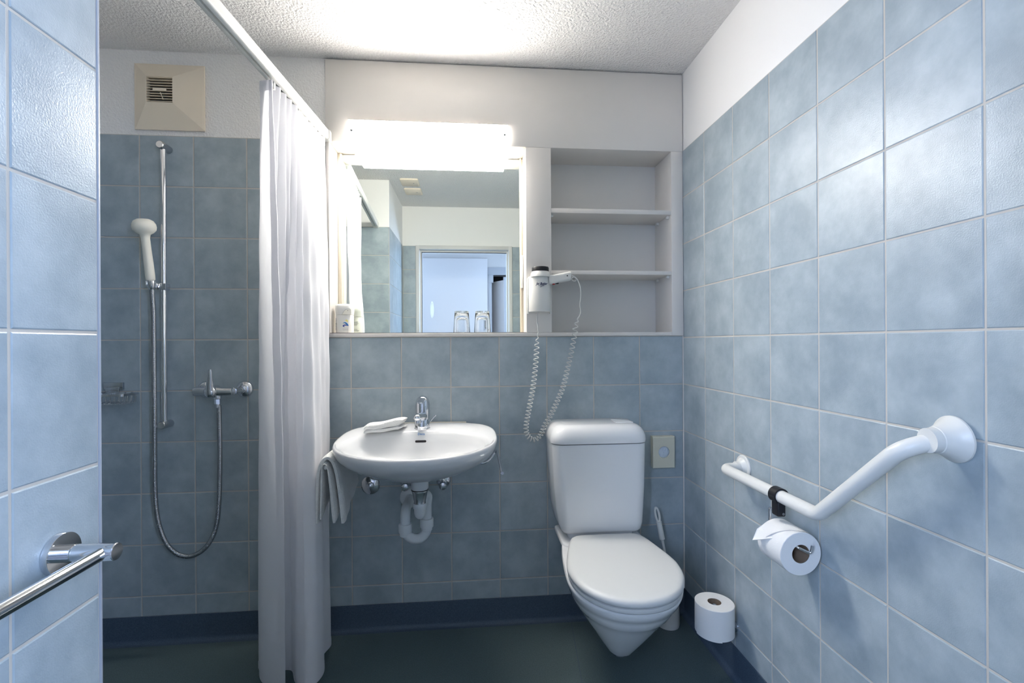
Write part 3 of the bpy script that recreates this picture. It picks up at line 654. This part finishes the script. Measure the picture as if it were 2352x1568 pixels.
# folded face cloth on the basin
fcl = thing('face_cloth', 'white folded face cloth lying on the left of the washbasin deck', 'cloth', (-1.23, -.16, .845))
def fold(y0, y1, z0, z1, r, k, rise):
    rs = []
    for j in range(15):
        b = j / 14; x = -1.300 + .112 * b; e = (1 - (abs(2 * b - 1)) ** 8 * .35)
        yo = -.012 + .062 * b ** 1.3; sk = .030 * b
        rs.append([(x + sk * ((z - z0) / (z1 - z0)) * .6 + .012 * ((yy - y0) / (y1 - y0)) * b, yy + yo, z0 + (z - z0) * e + .0015 * sin(9 * b + k) + rise * b ** 1.5 * ((z - z0) / (z1 - z0))) for yy, z in rrect(y0, y1, z0, z1, r, 5)])
    return loft(rs)
obj('lower_fold', fold(-.185, -.110, .8345, .8480, .0062, 0, 0), 'towel', fcl, angle=70)
obj('upper_fold', fold(-.188, -.112, .8475, .8640, .0078, 1.3, .014), 'towel', fcl, angle=70)

# ------------------------------------------------------------------ toilet
tl = thing('toilet', 'white wall-hung toilet with closed lid and square cistern', 'toilet', (-.41, -.2, .1))
TXC = -.413
rgs = []
for z, x0, x1, y0, r in ((.4250, -.548, -.262, -.160, .030), (.4275, -.560, -.250, -.170, .034), (.437, -.566, -.243, -.176, .038), (.46, -.573, -.239, -.180, .040), (.52, -.583, -.235, -.182, .042), (.60, -.5905, -.231, -.183, .042), (.70, -.596, -.229, -.184, .042), (.7705, -.599, -.228, -.184, .042)):
    rgs.append([(x, y, z) for x, y in rrect(x0, x1, y0, -.002, (r, r, .01, .01), 8)])
obj('cistern', loft(rgs), 'ceramic', tl, angle=60)
rgs = []
for z, i, r in ((.7725, .003, .045), (.7745, -.004, .05), (.785, -.005, .05), (.800, -.003, .050), (.815, .002, .050), (.828, .010, .050), (.8365, .022, .045), (.8405, .036, .036), (.8415, .05, .026)):
    rgs.append([(x, y, z) for x, y in rrect(-.599 + i, -.228 - i, -.184 + i, -.001, (r, r, .008, .008), 8)])
obj('cistern_lid', loft(rgs), 'ceramic', tl, angle=60)
obj('flush_button', loft([[(x, y, z) for x, y in rrect(-.335 + i, -.262 - i, -.122 + i, -.035 - i, .012, 5)] for z, i in ((.8405, 0), (.8435, 0), (.845, .003))]), 'ceramic', tl, angle=40)
# bowl: sections from the rim down
NR = 72
def sect(z, front, hw, back_hw, widest, nf=2.1, xo=0.0, skew=.045, back=-.003, nb=4):
    """closed outline: rounded front, straight narrowing sides to the wall"""
    out = []
    for k in range(NR):
        a = 2 * pi * k / NR; c, s = cos(a), sin(a)
        if s <= 0:
            r = (abs(c) ** nf + abs(s) ** nf) ** (-1 / nf); x = r * c * hw; y = widest + r * s * (widest - front)
        else:
            r = (abs(c) ** nb + abs(s) ** nb) ** (-1 / nb); y = widest + r * s * (back - widest)
            t = min(1, r * s); w = hw + (back_hw - hw) * (3 * t * t - 2 * t ** 3); x = r * c * w
        out.append((-.400 + xo + x + skew * (y + .15), y, z))
    return out
secs = [sect(.118, -.410, .034, .046, -.26, 2.6), sect(.121, -.430, .048, .058, -.27, 2.7), sect(.134, -.444, .057, .066, -.28, 2.7), sect(.17, -.476, .080, .086, -.29, 2.5), sect(.21, -.512, .105, .106, -.30, 2.4), sect(.25, -.546, .130, .124, -.32, 2.3),
        sect(.28, -.572, .147, .135, -.34, 2.2), sect(.305, -.594, .160, .143, -.36, 2.15), sect(.312, -.602, .165, .145, -.37, 2.15), sect(.335, -.617, .172, .152, -.39, 2.15), sect(.350, -.624, .175, .156, -.40, 2.15), sect(.356, -.636, .181, .158, -.41, 2.1), sect(.378, -.646, .186, .163, -.42, 2.1), sect(.3845, -.647, .187, .164, -.42, 2.1),
        sect(.390, -.642, .183, .162, -.42, 2.1)]
obj('bowl', loft(secs), 'ceramic', tl, angle=50)
obj('rear_deck', loft([[(x, y, z) for x, y in rrect(-.566 + i, -.238 - i, -.213 + i, -.003, (.05, .05, .008, .008), 8)] for z, i in ((.384, .0), (.3935, .0005), (.3975, .003), (.3990, .008))]), 'ceramic', tl, angle=60)
obj('cistern_collar', loft([[(x, y, z) for x, y in rrect(-.535, -.272, -.150, -.004, .03, 6)] for z in (.398, .4262)]), 'ceramic', tl)
def lidout(z, grow, skew=.05):
    P = []
    for k in range(NR):
        a = 2 * pi * k / NR; c, s = cos(a), sin(a)
        if s <= 0:
            nf = 2.12; r = (abs(c) ** nf + abs(s) ** nf) ** (-1 / nf); x = r * c * (.186 + grow); y = -.43 + r * s * (.232 + grow)
        else:
            nb = 9; r = (abs(c) ** nb + abs(s) ** nb) ** (-1 / nb); t = min(1, r * s); y = -.43 + t * (.243 + grow)
            w = .186 + (.1425 - .186) * (t * t * (3 - 2 * t) * .55 + t * .45) + grow; x = r * c * w
        P.append((-.399 + x + skew * (y + .15), y, z))
    return P
obj('seat_ring', loft([lidout(.3930, -.009), lidout(.3935, -.005), lidout(.3965, -.003), lidout(.4060, -.003), lidout(.4085, -.008)]), 'seat', tl, angle=50)
obj('lid', loft([lidout(.4125, -.010), lidout(.4120, -.003), lidout(.4145, .0), lidout(.4230, .0005), lidout(.4290, -.003), lidout(.4325, -.009), lidout(.4340, -.018), lidout(.4345, -.06)]), 'seat', tl, angle=60)
for x in (-.46, -.33):
    obj('hinge', [rod((x - .012, -.190, .420), (x + .012, -.190, .420), .009, 16, .001), rod((x, -.192, .395), (x, -.192, .418), .008, 16)], 'seat', tl)
for s in (-1, 1):
    obj('fixing_cap', lathe([(.012, 0), (.011, .004), (.004, .006)], (-.41 + s * .1005, -.33, .235), (s, -.3, -.5), 18), 'ceramic', tl)

# brush
br = thing('toilet_brush', 'white toilet brush standing behind the toilet, only its handle showing', 'toilet brush', (-.11, -.07, 0))
ba = Vector((-.1210, -.066, .326)); bt = Vector((-.1485, -.056, .482)); bd = (bt - ba).normalized()
obj('handle', tube([ba - bd * .28, ba, ba + bd * .018, ba + bd * .022, ba + bd * .095], [.0045, .0055, .006, .0115, .0110], 20), 'white', br, angle=50)
hc = ba + bd * .122; hl = []
for k in range(28):
    a = 2 * pi * k / 28; hl.append(hc + bd * (.030 * sin(a)) + Vector((cos(a) * .0082, 0, 0)))
obj('loop', tube(hl, .0046, 10, closed=True), 'white', br, angle=180)
obj('holder', lathe([(.045, .001), (.047, .01), (.044, .11), (.040, .112), (.040, .02), (.001, .015)], (-.107, -.075, 0), (0, 0, 1), 32, cap=False), 'white', br, angle=50)
obj('bristles', lathe([(.012, .0), (.030, .015), (.032, .06), (.015, .075)], (-.107, -.074, .02), (0, 0, 1), 24), 'white', br)

# sanitary bag dispenser
sb = thing('bag_dispenser', 'ivory box dispenser with a round hole beside the cistern', 'dispenser', (-.098, 0, .69))
BXa, BXb, BZa, BZb = -.1465, -.0515, .6305, .7635
hole = (-.0990, .6975, .0245)
NH = 84
_an = sorted([2 * pi * (k + .5) / 80 for k in range(80)] + [math.atan2(z_ - .6975, x_ + .0990) % (2 * pi) for x_ in (-.1465, -.0515) for z_ in (.6305, .7635)])
def sq(a, x0, x1, z0, z1, cx, cz):
    c, s = cos(a), sin(a); t = min(((x1 - cx) / c if c > 1e-9 else (x0 - cx) / c if c < -1e-9 else 9), ((z1 - cz) / s if s > 1e-9 else (z0 - cz) / s if s < -1e-9 else 9)); return cx + c * t, cz + s * t
def sring(i, y): return [(p[0], y, p[1]) for p in [sq(_an[k], BXa + i, BXb - i, BZa + i, BZb - i, hole[0], hole[1]) for k in range(NH)]]
def cring(r, y): return [(hole[0] + r * cos(_an[k]), y, hole[1] + r * sin(_an[k])) for k in range(NH)]
obj('case', loft([sring(0, -.0005), sring(0, -.026), sring(.001, -.0285), sring(.003, -.030), cring(hole[2] + .001, -.030), cring(hole[2], -.029), cring(hole[2], -.022)], True, False), 'bagbox', sb, smooth=False)
obj('bag', lathe([(.0002, .0035), (.010, .005), (.020, .0025), (.0245, 0)], (hole[0], -.0235, hole[1]), (0, -1, 0), 24, cap=False), 'film', sb)

# ------------------------------------------------------------------ grab bar with paper roll
gb = thing('grab_bar', 'white angled grab bar on the right wall', 'grab bar', (0, -.8, .75))
gx = -.077
path = fillet([(-.012, -.451, .741), (gx, -.458, .744), (gx, -.880, .7445), (gx, -1.100, .952), (-.018, -1.134, .978)], [.030, .045, .055], 12)
obj('bar', tube(path, .0168, 28), 'white', gb, angle=70)
for (y, z), d in (((-.4475, .7425), (-1, -.06, 0)), ((-1.134, .977), (-1, .25, -.12))):
    if y > -1: pr_ = [(.0400, 0), (.0400, .003), (.0385, .005), (.031, .007), (.022, .015), (.0200, .019), (.0200, .029), (.0175, .029)]
    else: pr_ = [(.0440, 0), (.0440, .0035), (.0425, .0060), (.0370, .0115), (.0310, .0210), (.0262, .0310), (.0252, .0345), (.0240, .0355), (.0232, .050), (.0172, .050)]
    obj('flange', lathe(pr_, (-.0006, y, z), (-1, 0, 0) if y > -1 else (-1, .12, -.06), 44), 'white', gb, angle=25)
rh = thing('roll_holder', 'black clip with steel wire hook on the grab bar', 'roll holder', (gx, -.745, .7))
cyy = -.735
ring_ = [(gx + .0205 * cos(a), .7445 + .0205 * sin(a)) for a in [radians(-60 + k * 15) for k in range(21)]]
cl = []
for i in (0, 1):
    y = cyy - .0135 + .027 * i
    o_ = [(gx + .0215 * cos(radians(a)), y, .7445 + .0215 * sin(radians(a))) for a in range(-50, 231, 14)]
    cl.append(o_)
outer = [(gx + .0216 * cos(radians(a)), .7445 + .0216 * sin(radians(a))) for a in range(-45, 226, 15)]
innr = [(gx + .0171 * cos(radians(a)), .7445 + .0171 * sin(radians(a))) for a in range(225, -46, -15)]
low = [(gx + .0152, .7445 - .0152)]
plate = [(x, z) for x, z in outer] + [(gx - .0140, .722), (gx - .014, .704), (gx - .010, .697), (gx + .010, .697), (gx + .014, .704), (gx + .014, .722), (gx + .0145, .7335), (gx + .010, .7292), (gx - .010, .7292), (gx - .0122, .7320)] + innr[1:-1]
obj('clip', poly_prism(outer + innr, cyy - .0135, cyy + .0135), 'black', rh, angle=35)
obj('clip_tail', box(gx - .0115, gx + .0115, cyy - .0150, cyy + .0135, .690, .7295, .004, 3), 'black', rh)
obj('screw', lathe([(.0034, 0), (.0034, .001), (.002, .0018)], (gx + .004, cyy - .015, .698), (0, -1, 0), 14), 'steel', rh)
RC = Vector((-.070, 0, .6185)); RY0, RY1 = -.812, -.716; RR = .0555; CR = .0228
wx_ = gx - .004; wz = RC.z + CR - .0045
obj('wire_hook', tube(fillet([(wx_, cyy + .012, .700), (wx_, RY1 + .012, .700), (wx_, RY1 + .012, wz), (wx_, RY0 - .002, wz), (RC.x + .017, RY0 - .014, RC.z + .006), (RC.x + .019, RY0 - .016, RC.z + .028)], [.004, .006, .008, .005], 6), .0034, 12), 'chrome', rh, angle=70)
def roll(name, label, centre, axis, r, cr_, ln, tail):
    t = thing(name, label, 'toilet roll', centre); c = Vector(centre); a = Vector(axis)
    obj('paper', lathe([(cr_ + .001, 0), (r - .0012, 0), (r, .0012), (r, ln - .0012), (r - .0012, ln), (cr_ + .001, ln)], c, a, 72, cap=False), 'paper', t, angle=35)
    obj('core', lathe([(cr_ + .001, .001), (cr_ + .001, ln - .001), (cr_, ln - .001), (cr_, .001), (cr_ + .001, .001)], c, a, 40, cap=False), 'card', t)
    tail(t); return t
def tail1(t):
    # loose sheet with its corner folded to a point, top left of the roll
    def fn(a, b):
        al = radians(62) + a * radians(100)               # round the top towards the room side
        y = RY0 + .004 + (RY1 - RY0 - .006) * b
        R_ = RR + .0012 + .0045 * max(0, a - .6) ** 1.2 * 2
        x = RC.x + R_ * cos(al); z = RC.z + R_ * sin(al)
        # shorten the near side: diagonal fold
        k = max(0, a - (.25 + .75 * b))
        y = y + k * .075; x -= k * .002
        return (x, y, z)
    obj('loose_sheet', grid(fn, 24, 12), 'paper', t, angle=180, fix=False)
    p0 = Vector((RC.x - RR - .001, RY1 - .004, RC.z + .016)); 
    A = Vector((RC.x - .030, RY1 - .002, RC.z + RR * .86)); B = Vector((RC.x - .050, RY0 + .040, RC.z + .026)); Cc = Vector((RC.x - RR - .022, RY1 - .012, RC.z + .004)); D = Vector((RC.x - RR - .002, RY1 - .002, RC.z + .030))
    v = [A, B, Cc, D]; v2 = [p + Vector((.0012, 0, -.0010)) for p in v]
    obj('folded_corner', (v + v2, [(0, 1, 2, 3), (7, 6, 5, 4), (0, 4, 5, 1), (1, 5, 6, 2), (2, 6, 7, 3), (3, 7, 4, 0)]), 'paper', t, smooth=False)
roll('toilet_roll', 'white toilet roll hanging on the wire hook under the grab bar', (RC.x, RY0, RC.z), (0, 1, 0), RR, CR, RY1 - RY0, tail1)
SR = Vector((-.086, -.410, .176))
def tail2(t):
    def fn(a, b):
        al = radians(198) + a * radians(48) * (1 - .0 * b); R_ = .0632 + .0012
        al = radians(182) + a * radians(20 + 62 * b); z = SR.z + .0995 - b * .0995 if b < 1 else SR.z - .001
        return (SR.x + R_ * cos(al), SR.y + R_ * sin(al), z)
    obj('loose_sheet', grid(fn, 16, 14), 'paper', t, angle=180, fix=False)
roll('toilet_roll', 'white spare toilet roll standing on a low wall holder beside the toilet', tuple(SR), (0, 0, 1), .0632, .021, .1, tail2)
sh_ = thing('spare_roll_holder', 'chrome upright holder for the spare roll low on the right wall', 'roll holder', (0, -.4, .17))
obj('wall_plate', lathe([(.0175, 0), (.0175, .005), (.013, .009)], (-.0006, -.395, .178), (-1, 0, 0), 28), 'chrome', sh_)
obj('arm', tube(fillet([(-.006, -.395, .178), (-.018, -.395, .178), (-.018, -.402, .166), (SR.x, SR.y, .166), (SR.x, SR.y, .262)], [.004, .006, .008], 6), .0052, 14), 'chrome', sh_)
obj('peg_tip', lathe([(.0055, 0), (.0085, .001), (.0085, .006), (.004, .009)], (SR.x, SR.y, .260), (0, 0, 1), 24), 'chrome', sh_)
obj('support_disc', lathe([(.030, .1712), (.030, .1745), (.006, .1755)], (SR.x, SR.y, 0), (0, 0, 1), 28), 'chrome', sh_)

# ------------------------------------------------------------------ hair dryer
hd = thing('hair_dryer', 'white wall hair dryer with black cap and coiled cord on the middle post', 'hair dryer', (-.628, 0, 1.28))
HC = -.6255
def dsec(z, hw, dp, n_=26, back=FY):
    """D section: flat at the wall, round in front"""
    out = [(HC - hw - .004, back, z), ]
    for k in range(n_ + 1):
        a = pi + pi * k / n_; out.append((HC + hw * cos(a), back - .016 + (dp - .016) * sin(a), z))
    out.append((HC + hw + .004, back, z)); return out
obj('wall_holder', loft([dsec(1.290, .0445, .066), dsec(1.292, .0455, .067), dsec(1.36, .0455, .067), dsec(1.420, .0455, .067), dsec(1.432, .0435, .065), dsec(1.4365, .0390, .058)]), 'white', hd, angle=40)
obj('side_skirt', box(HC - .050, HC - .0435, FY - .018, FY, 1.283, 1.43, .002), 'white', hd)
obj('side_skirt', box(HC + .0435, HC + .050, FY - .018, FY, 1.283, 1.43, .002), 'white', hd)
obj('dryer_neck', lathe([(.040, 1.430), (.0385, 1.444), (.0360, 1.4475), (.0355, 1.451), (.0340, 1.452)], (HC, FY - .042, 0), (0, 0, 1), 36), 'white', hd)
obj('air_grille', lathe([(.0340, 1.450), (.0348, 1.453), (.0348, 1.466), (.0330, 1.470), (.015, 1.4715)], (HC, FY - .042, 0), (0, 0, 1), 36), 'black', hd)
def hsec(x, z, h, w): return [(x, FY - .042 + w * c_, z + h * s_) for c_, s_ in rrect(-1, 1, -1, 1, .6, 5)]
obj('handle', loft([hsec(-.592, 1.4195, .0190, .015), hsec(-.570, 1.4215, .0185, .0150), hsec(-.535, 1.4285, .0185, .0145), hsec(-.508, 1.4340, .0190, .0140), hsec(-.5010, 1.4350, .0175, .0125)]), 'white', hd, angle=60)
obj('handle_screw', lathe([(.0026, 0), (.0026, .001), (.001, .0012)], (-.517, FY - .0562, 1.4345), (0, -1, 0), 12), 'black', hd)
obj('red_switch', box(-.5760, -.566, FY - .050, FY - .036, 1.3995, 1.4035, .001), 'red', hd)
obj('black_switch', box(-.5645, -.551, FY - .050, FY - .036, 1.4025, 1.4075, .001), 'black', hd)
yl = FY - .0670
text('script_lettering', 'Jet Butler', .0142, 'ink', hd, (HC + .001, yl - .0006, 1.400), (radians(90), 0, 0), .0003, .35, .0003, sx=.82)
obj('lettering_flourish', tube(smoothpath([(HC - .012, yl - .0004, 1.3925), (HC + .0, yl - .0006, 1.3935), (HC + .012, yl - .0004, 1.3930), (HC - .001, yl - .0006, 1.3895), (HC - .004, yl - .0006, 1.3865), (HC + .001, yl - .0006, 1.3880)], 5), .0006, 6), 'ink', hd)
obj('hanging_loop', tube([(-.487 + .0085 * cos(a) * 1.1 , FY - .046, 1.4215 + .0080 * sin(a) - .2 * .0085 * cos(a)) for a in [k * 2 * pi / 28 for k in range(28)]], .0016, 8, closed=True), 'white', hd, angle=180)
YC = -.050
cp = [(-.500, FY - .044, 1.4375), (-.4945, FY - .046, 1.437)] + [tuple(px(u, v, YC)) for u, v in ((1325, 640), (1332, 658), (1334, 680), (1332, 700), (1334, 716), (1331, 726))]
st1 = smoothpath(cp, 8)
coil_c = [px(u, v, y) for u, v, y in ((1330, 728, -.050), (1324, 742, -.050), (1321, 760, -.046), (1317, 785, -.040), (1311, 815, -.036), (1304, 845, -.034), (1296, 880, -.033), (1287, 905, -.033), (1276, 930, -.033), (1264, 955, -.034), (1252, 975, -.035), (1246, 990, -.036), (1238, 1003, -.036), (1227, 1010, -.036), (1216, 1005, -.036), (1209, 992, -.035), (1209, 975, -.034), (1213, 950, -.033), (1219, 920, -.032), (1225, 885, -.031), (1229, 850, -.030), (1232, 815, -.030), (1233.5, 785, -.030), (1236, 768, -.028))]
cd_ = smoothpath(coil_c, 14); LL = [0]
for a, b in zip(cd_[:-1], cd_[1:]): LL.append(LL[-1] + (b - a).length)
# coil pitch wider where the cord hangs stretched (upper ends), tighter at the bottom
pts = []; ph = 0; d = 0; j = 0; ds = .0009
u0 = Vector((1, 0, 0))
Ltot = LL[-1]
while d < Ltot:
    while j < len(LL) - 2 and LL[j + 1] < d: j += 1
    p = cd_[j].lerp(cd_[j + 1], (d - LL[j]) / max(LL[j + 1] - LL[j], 1e-9)); T = (cd_[j + 1] - cd_[j]).normalized()
    e1 = Vector((0, -1, 0)); e1 = (e1 - T * e1.dot(T)).normalized(); e2 = T.cross(e1)
    q = min(d, Ltot - d) / .06; R_ = .0098 * min(1, .15 + q)
    pts.append(p + e1 * (R_ * cos(ph)) + e2 * (R_ * sin(ph)))
    hgt = max(0, min(1, (p.z - .76) / .5)); pitch = .0135 + .010 * hgt ** 1.5
    if pts[-1].z < .80: pitch = .0125
    ph += 2 * pi * ds / pitch; d += ds
tailp = smoothpath([tuple(px(u, v, y)) for u, v, y in ((1237, 762, -.029), (1235, 752, -.028), (1233, 735, -.030))] + [(-.6340, FY - .030, 1.292)], 8)
obj('coiled_cord', [tube(st1 + pts[4:-4:2] + tailp, .0020, 8)], 'white', hd, angle=180)
obj('cord_sleeve', tube([px(1236, 752, -.0285), px(1234.5, 742, -.0290)], .0028, 10), 'white', hd, angle=60)
obj('cord_sleeve', tube([px(1331, 652, YC), px(1332.5, 660, YC)], .0030, 10), 'white', hd, angle=60)

# ------------------------------------------------------------------ things on the mirror sill
for x, lab in ((-.9475, 'clear tumbler upside down before the mirror, the left of two'), (-.8600, 'clear tumbler upside down before the mirror, the right one nearer the hair dryer')):
    z0 = SILL + .0017; Hh = .0905
    pf = [(.0350, 0), (.0353, .001), (.0322, .05), (.0298, .0865), (.0285, Hh), (.008, Hh - .001), (.001, Hh - .0015)]
    pin = [(.001, Hh - .0085), (.0250, Hh - .0085), (.0280, Hh - .012), (.0309, .05), (.0338, .001), (.0350, 0)]
    t = tag(obj('drinking_glass', lathe(pf + pin, (x, .052, z0), (0, 0, 1), 40, cap=False), 'glass', angle=40), lab, 'glass', 'tumblers before the mirror')
sd = thing('soap_dispenser', 'white soap dispenser with a blue and yellow wave emblem by the mirror', 'dispenser', (-1.424, .04, SILL))
SXc, SYc = -1.4265, .040
zs = SILL + .0018
obj('bottle', loft([[(SXc + x, SYc + y, zs + z) for x, y in rrect(-hw, hw, -hd_, hd_, r, 7)] for z, hw, hd_, r in ((0, .0330, .024, .020), (.002, .0345, .0255, .021), (.04, .0345, .0255, .021), (.0725, .0345, .0255, .021), (.0735, .0335, .0245, .020))]), 'white', sd, angle=50)
obj('cap', loft([[(SXc + x, SYc + y, zs + z) for x, y in rrect(-hw, hw, -hd_, hd_, r, 7)] for z, hw, hd_, r in ((.0742, .0350, .026, .021), (.079, .0352, .0265, .021), (.098, .0368, .030, .023), (.110, .0368, .030, .023), (.1155, .034, .027, .021), (.118, .026, .020, .017))]), 'white', sd, angle=50)
yf = SYc - .0257
obj('push_plate', (lambda P: poly_prism(P, SYc - .0292, SYc - .020))([(SXc + .0330, zs + .0745), (SXc + .0330, zs + .094), (SXc + .027, zs + .0975), (SXc + .014, zs + .096), (SXc + .004, zs + .089), (SXc - .003, zs + .0745)]), 'cream_plastic', sd)
obj('push_plate_edge', tube(smoothpath([(SXc + .0325, SYc - .0295, zs + .0785), (SXc + .031, SYc - .0295, zs + .094), (SXc + .022, SYc - .0295, zs + .0978), (SXc + .008, SYc - .0295, zs + .092), (SXc - .003, SYc - .0295, zs + .076)], 6), .0004, 6), 'greyink', sd)
obj('lock_hole', lathe([(.0014, 0), (.001, .0006)], (SXc + .019, SYc - .0291, zs + .091), (0, -1, 0), 10), 'dark', sd)
def swoosh(pts, ws):
    P = smoothpath([(x, 0, z) for x, z in pts], 6); W = smoothpath([(w, 0, 0) for w in ws], 6); a = []; b = []
    for i, p in enumerate(P):
        d = (P[min(i + 1, len(P) - 1)] - P[max(i - 1, 0)]).normalized(); n_ = Vector((-d.z, 0, d.x)); a.append(p + n_ * W[i].x); b.append(p - n_ * W[i].x)
    v = [Vector((p.x, yf - .0003, p.z)) for p in a] + [Vector((p.x, yf - .0003, p.z)) for p in b]; n = len(P)
    return v, [(i, i + 1, i + 1 + n, i + n) for i in range(n - 1)]
ex, ez = SXc + .010, zs + .036
obj('emblem_wave', swoosh([(ex - .011, ez + .003), (ex - .004, ez + .0055), (ex + .004, ez + .001), (ex + .011, ez - .007)], [.0006, .0020, .0028, .0008]), 'blueink', sd, smooth=False, fix=False)
obj('emblem_wave', swoosh([(ex + .011, ez - .0075), (ex + .003, ez - .0045), (ex - .007, ez - .005), (ex - .0095, ez - .009), (ex - .004, ez - .011)], [.0006, .0018, .0020, .0020, .0006]), 'navyink', sd, smooth=False, fix=False)
obj('emblem_sun', swoosh([(ex - .003, ez + .013), (ex + .004, ez + .0145), (ex + .009, ez + .008)], [.0004, .0030, .0008]), 'yellowink', sd, smooth=False, fix=False)
def bars(x0, n_, z, w):
    return [box(x0 + i * w * 1.6, x0 + i * w * 1.6 + w, yf - .0005, yf - .0002, z, z + .0009) for i in range(n_)]
obj('print_lines', bars(ex - .012, 11, zs + .0150, .0013) + bars(ex - .011, 10, zs + .0105, .0013), 'greyink', sd, smooth=False)
def small(x0, z0, cols, rows_): return [box(x0 + c * .0017, x0 + c * .0017 + .0010, yf - .0002, yf + .0001 , z0 + r * .0030, z0 + r * .0030 + .0010) for c in range(cols) for r in range(rows_) if (c * 7 + r * 5) % 4]
def backprint():
    yb = SYc + .0257
    return [box(SXc + .002, SXc + .002 + w, yb - .0001, yb + .0003, zs + z, zs + z + .0011) for z, w in ((.068, .010), (.060, .008), (.052, .020), (.048, .018), (.044, .021), (.040, .017), (.036, .014), (.018, .016), (.014, .024), (.010, .021))]
obj('side_print', [box(SXc - .0325 + .0, SXc - .0325 + .010, SYc - .0200 - c * .0, SYc - .0198, zs + .012 + k * .0035, zs + .0132 + k * .0035) for k in range(14) for c in (0,)], 'greyink', sd, smooth=False)
obj('back_print', backprint(), 'greyink', sd, smooth=False)

# ------------------------------------------------------------------ hall furniture seen in the mirror
def pm(u, v, y):
    """room point whose image in the mirror (plane y=.12) lies at picture point u, v"""
    p = px(u, v, .24 - y); return Vector((p.x, y, p.z))
a_ = pm(992.5, 711, HY + .03)
wdp = tag(obj('sliding_door', box(-1.62, -.725, HY + .001, HY + .026, .01, 2.10, .002), 'doorleaf'), 'white panel door behind the camera, seen in the mirror', 'door')
obj('oval_pull', lathe([(.5, 0), (.47, .006), (.38, .008), (.36, .004), (.05, .003)], (a_.x, HY + .0262, a_.z), (0, 1, 0), 36, sx=.042, sy=.19), 'white', wdp)
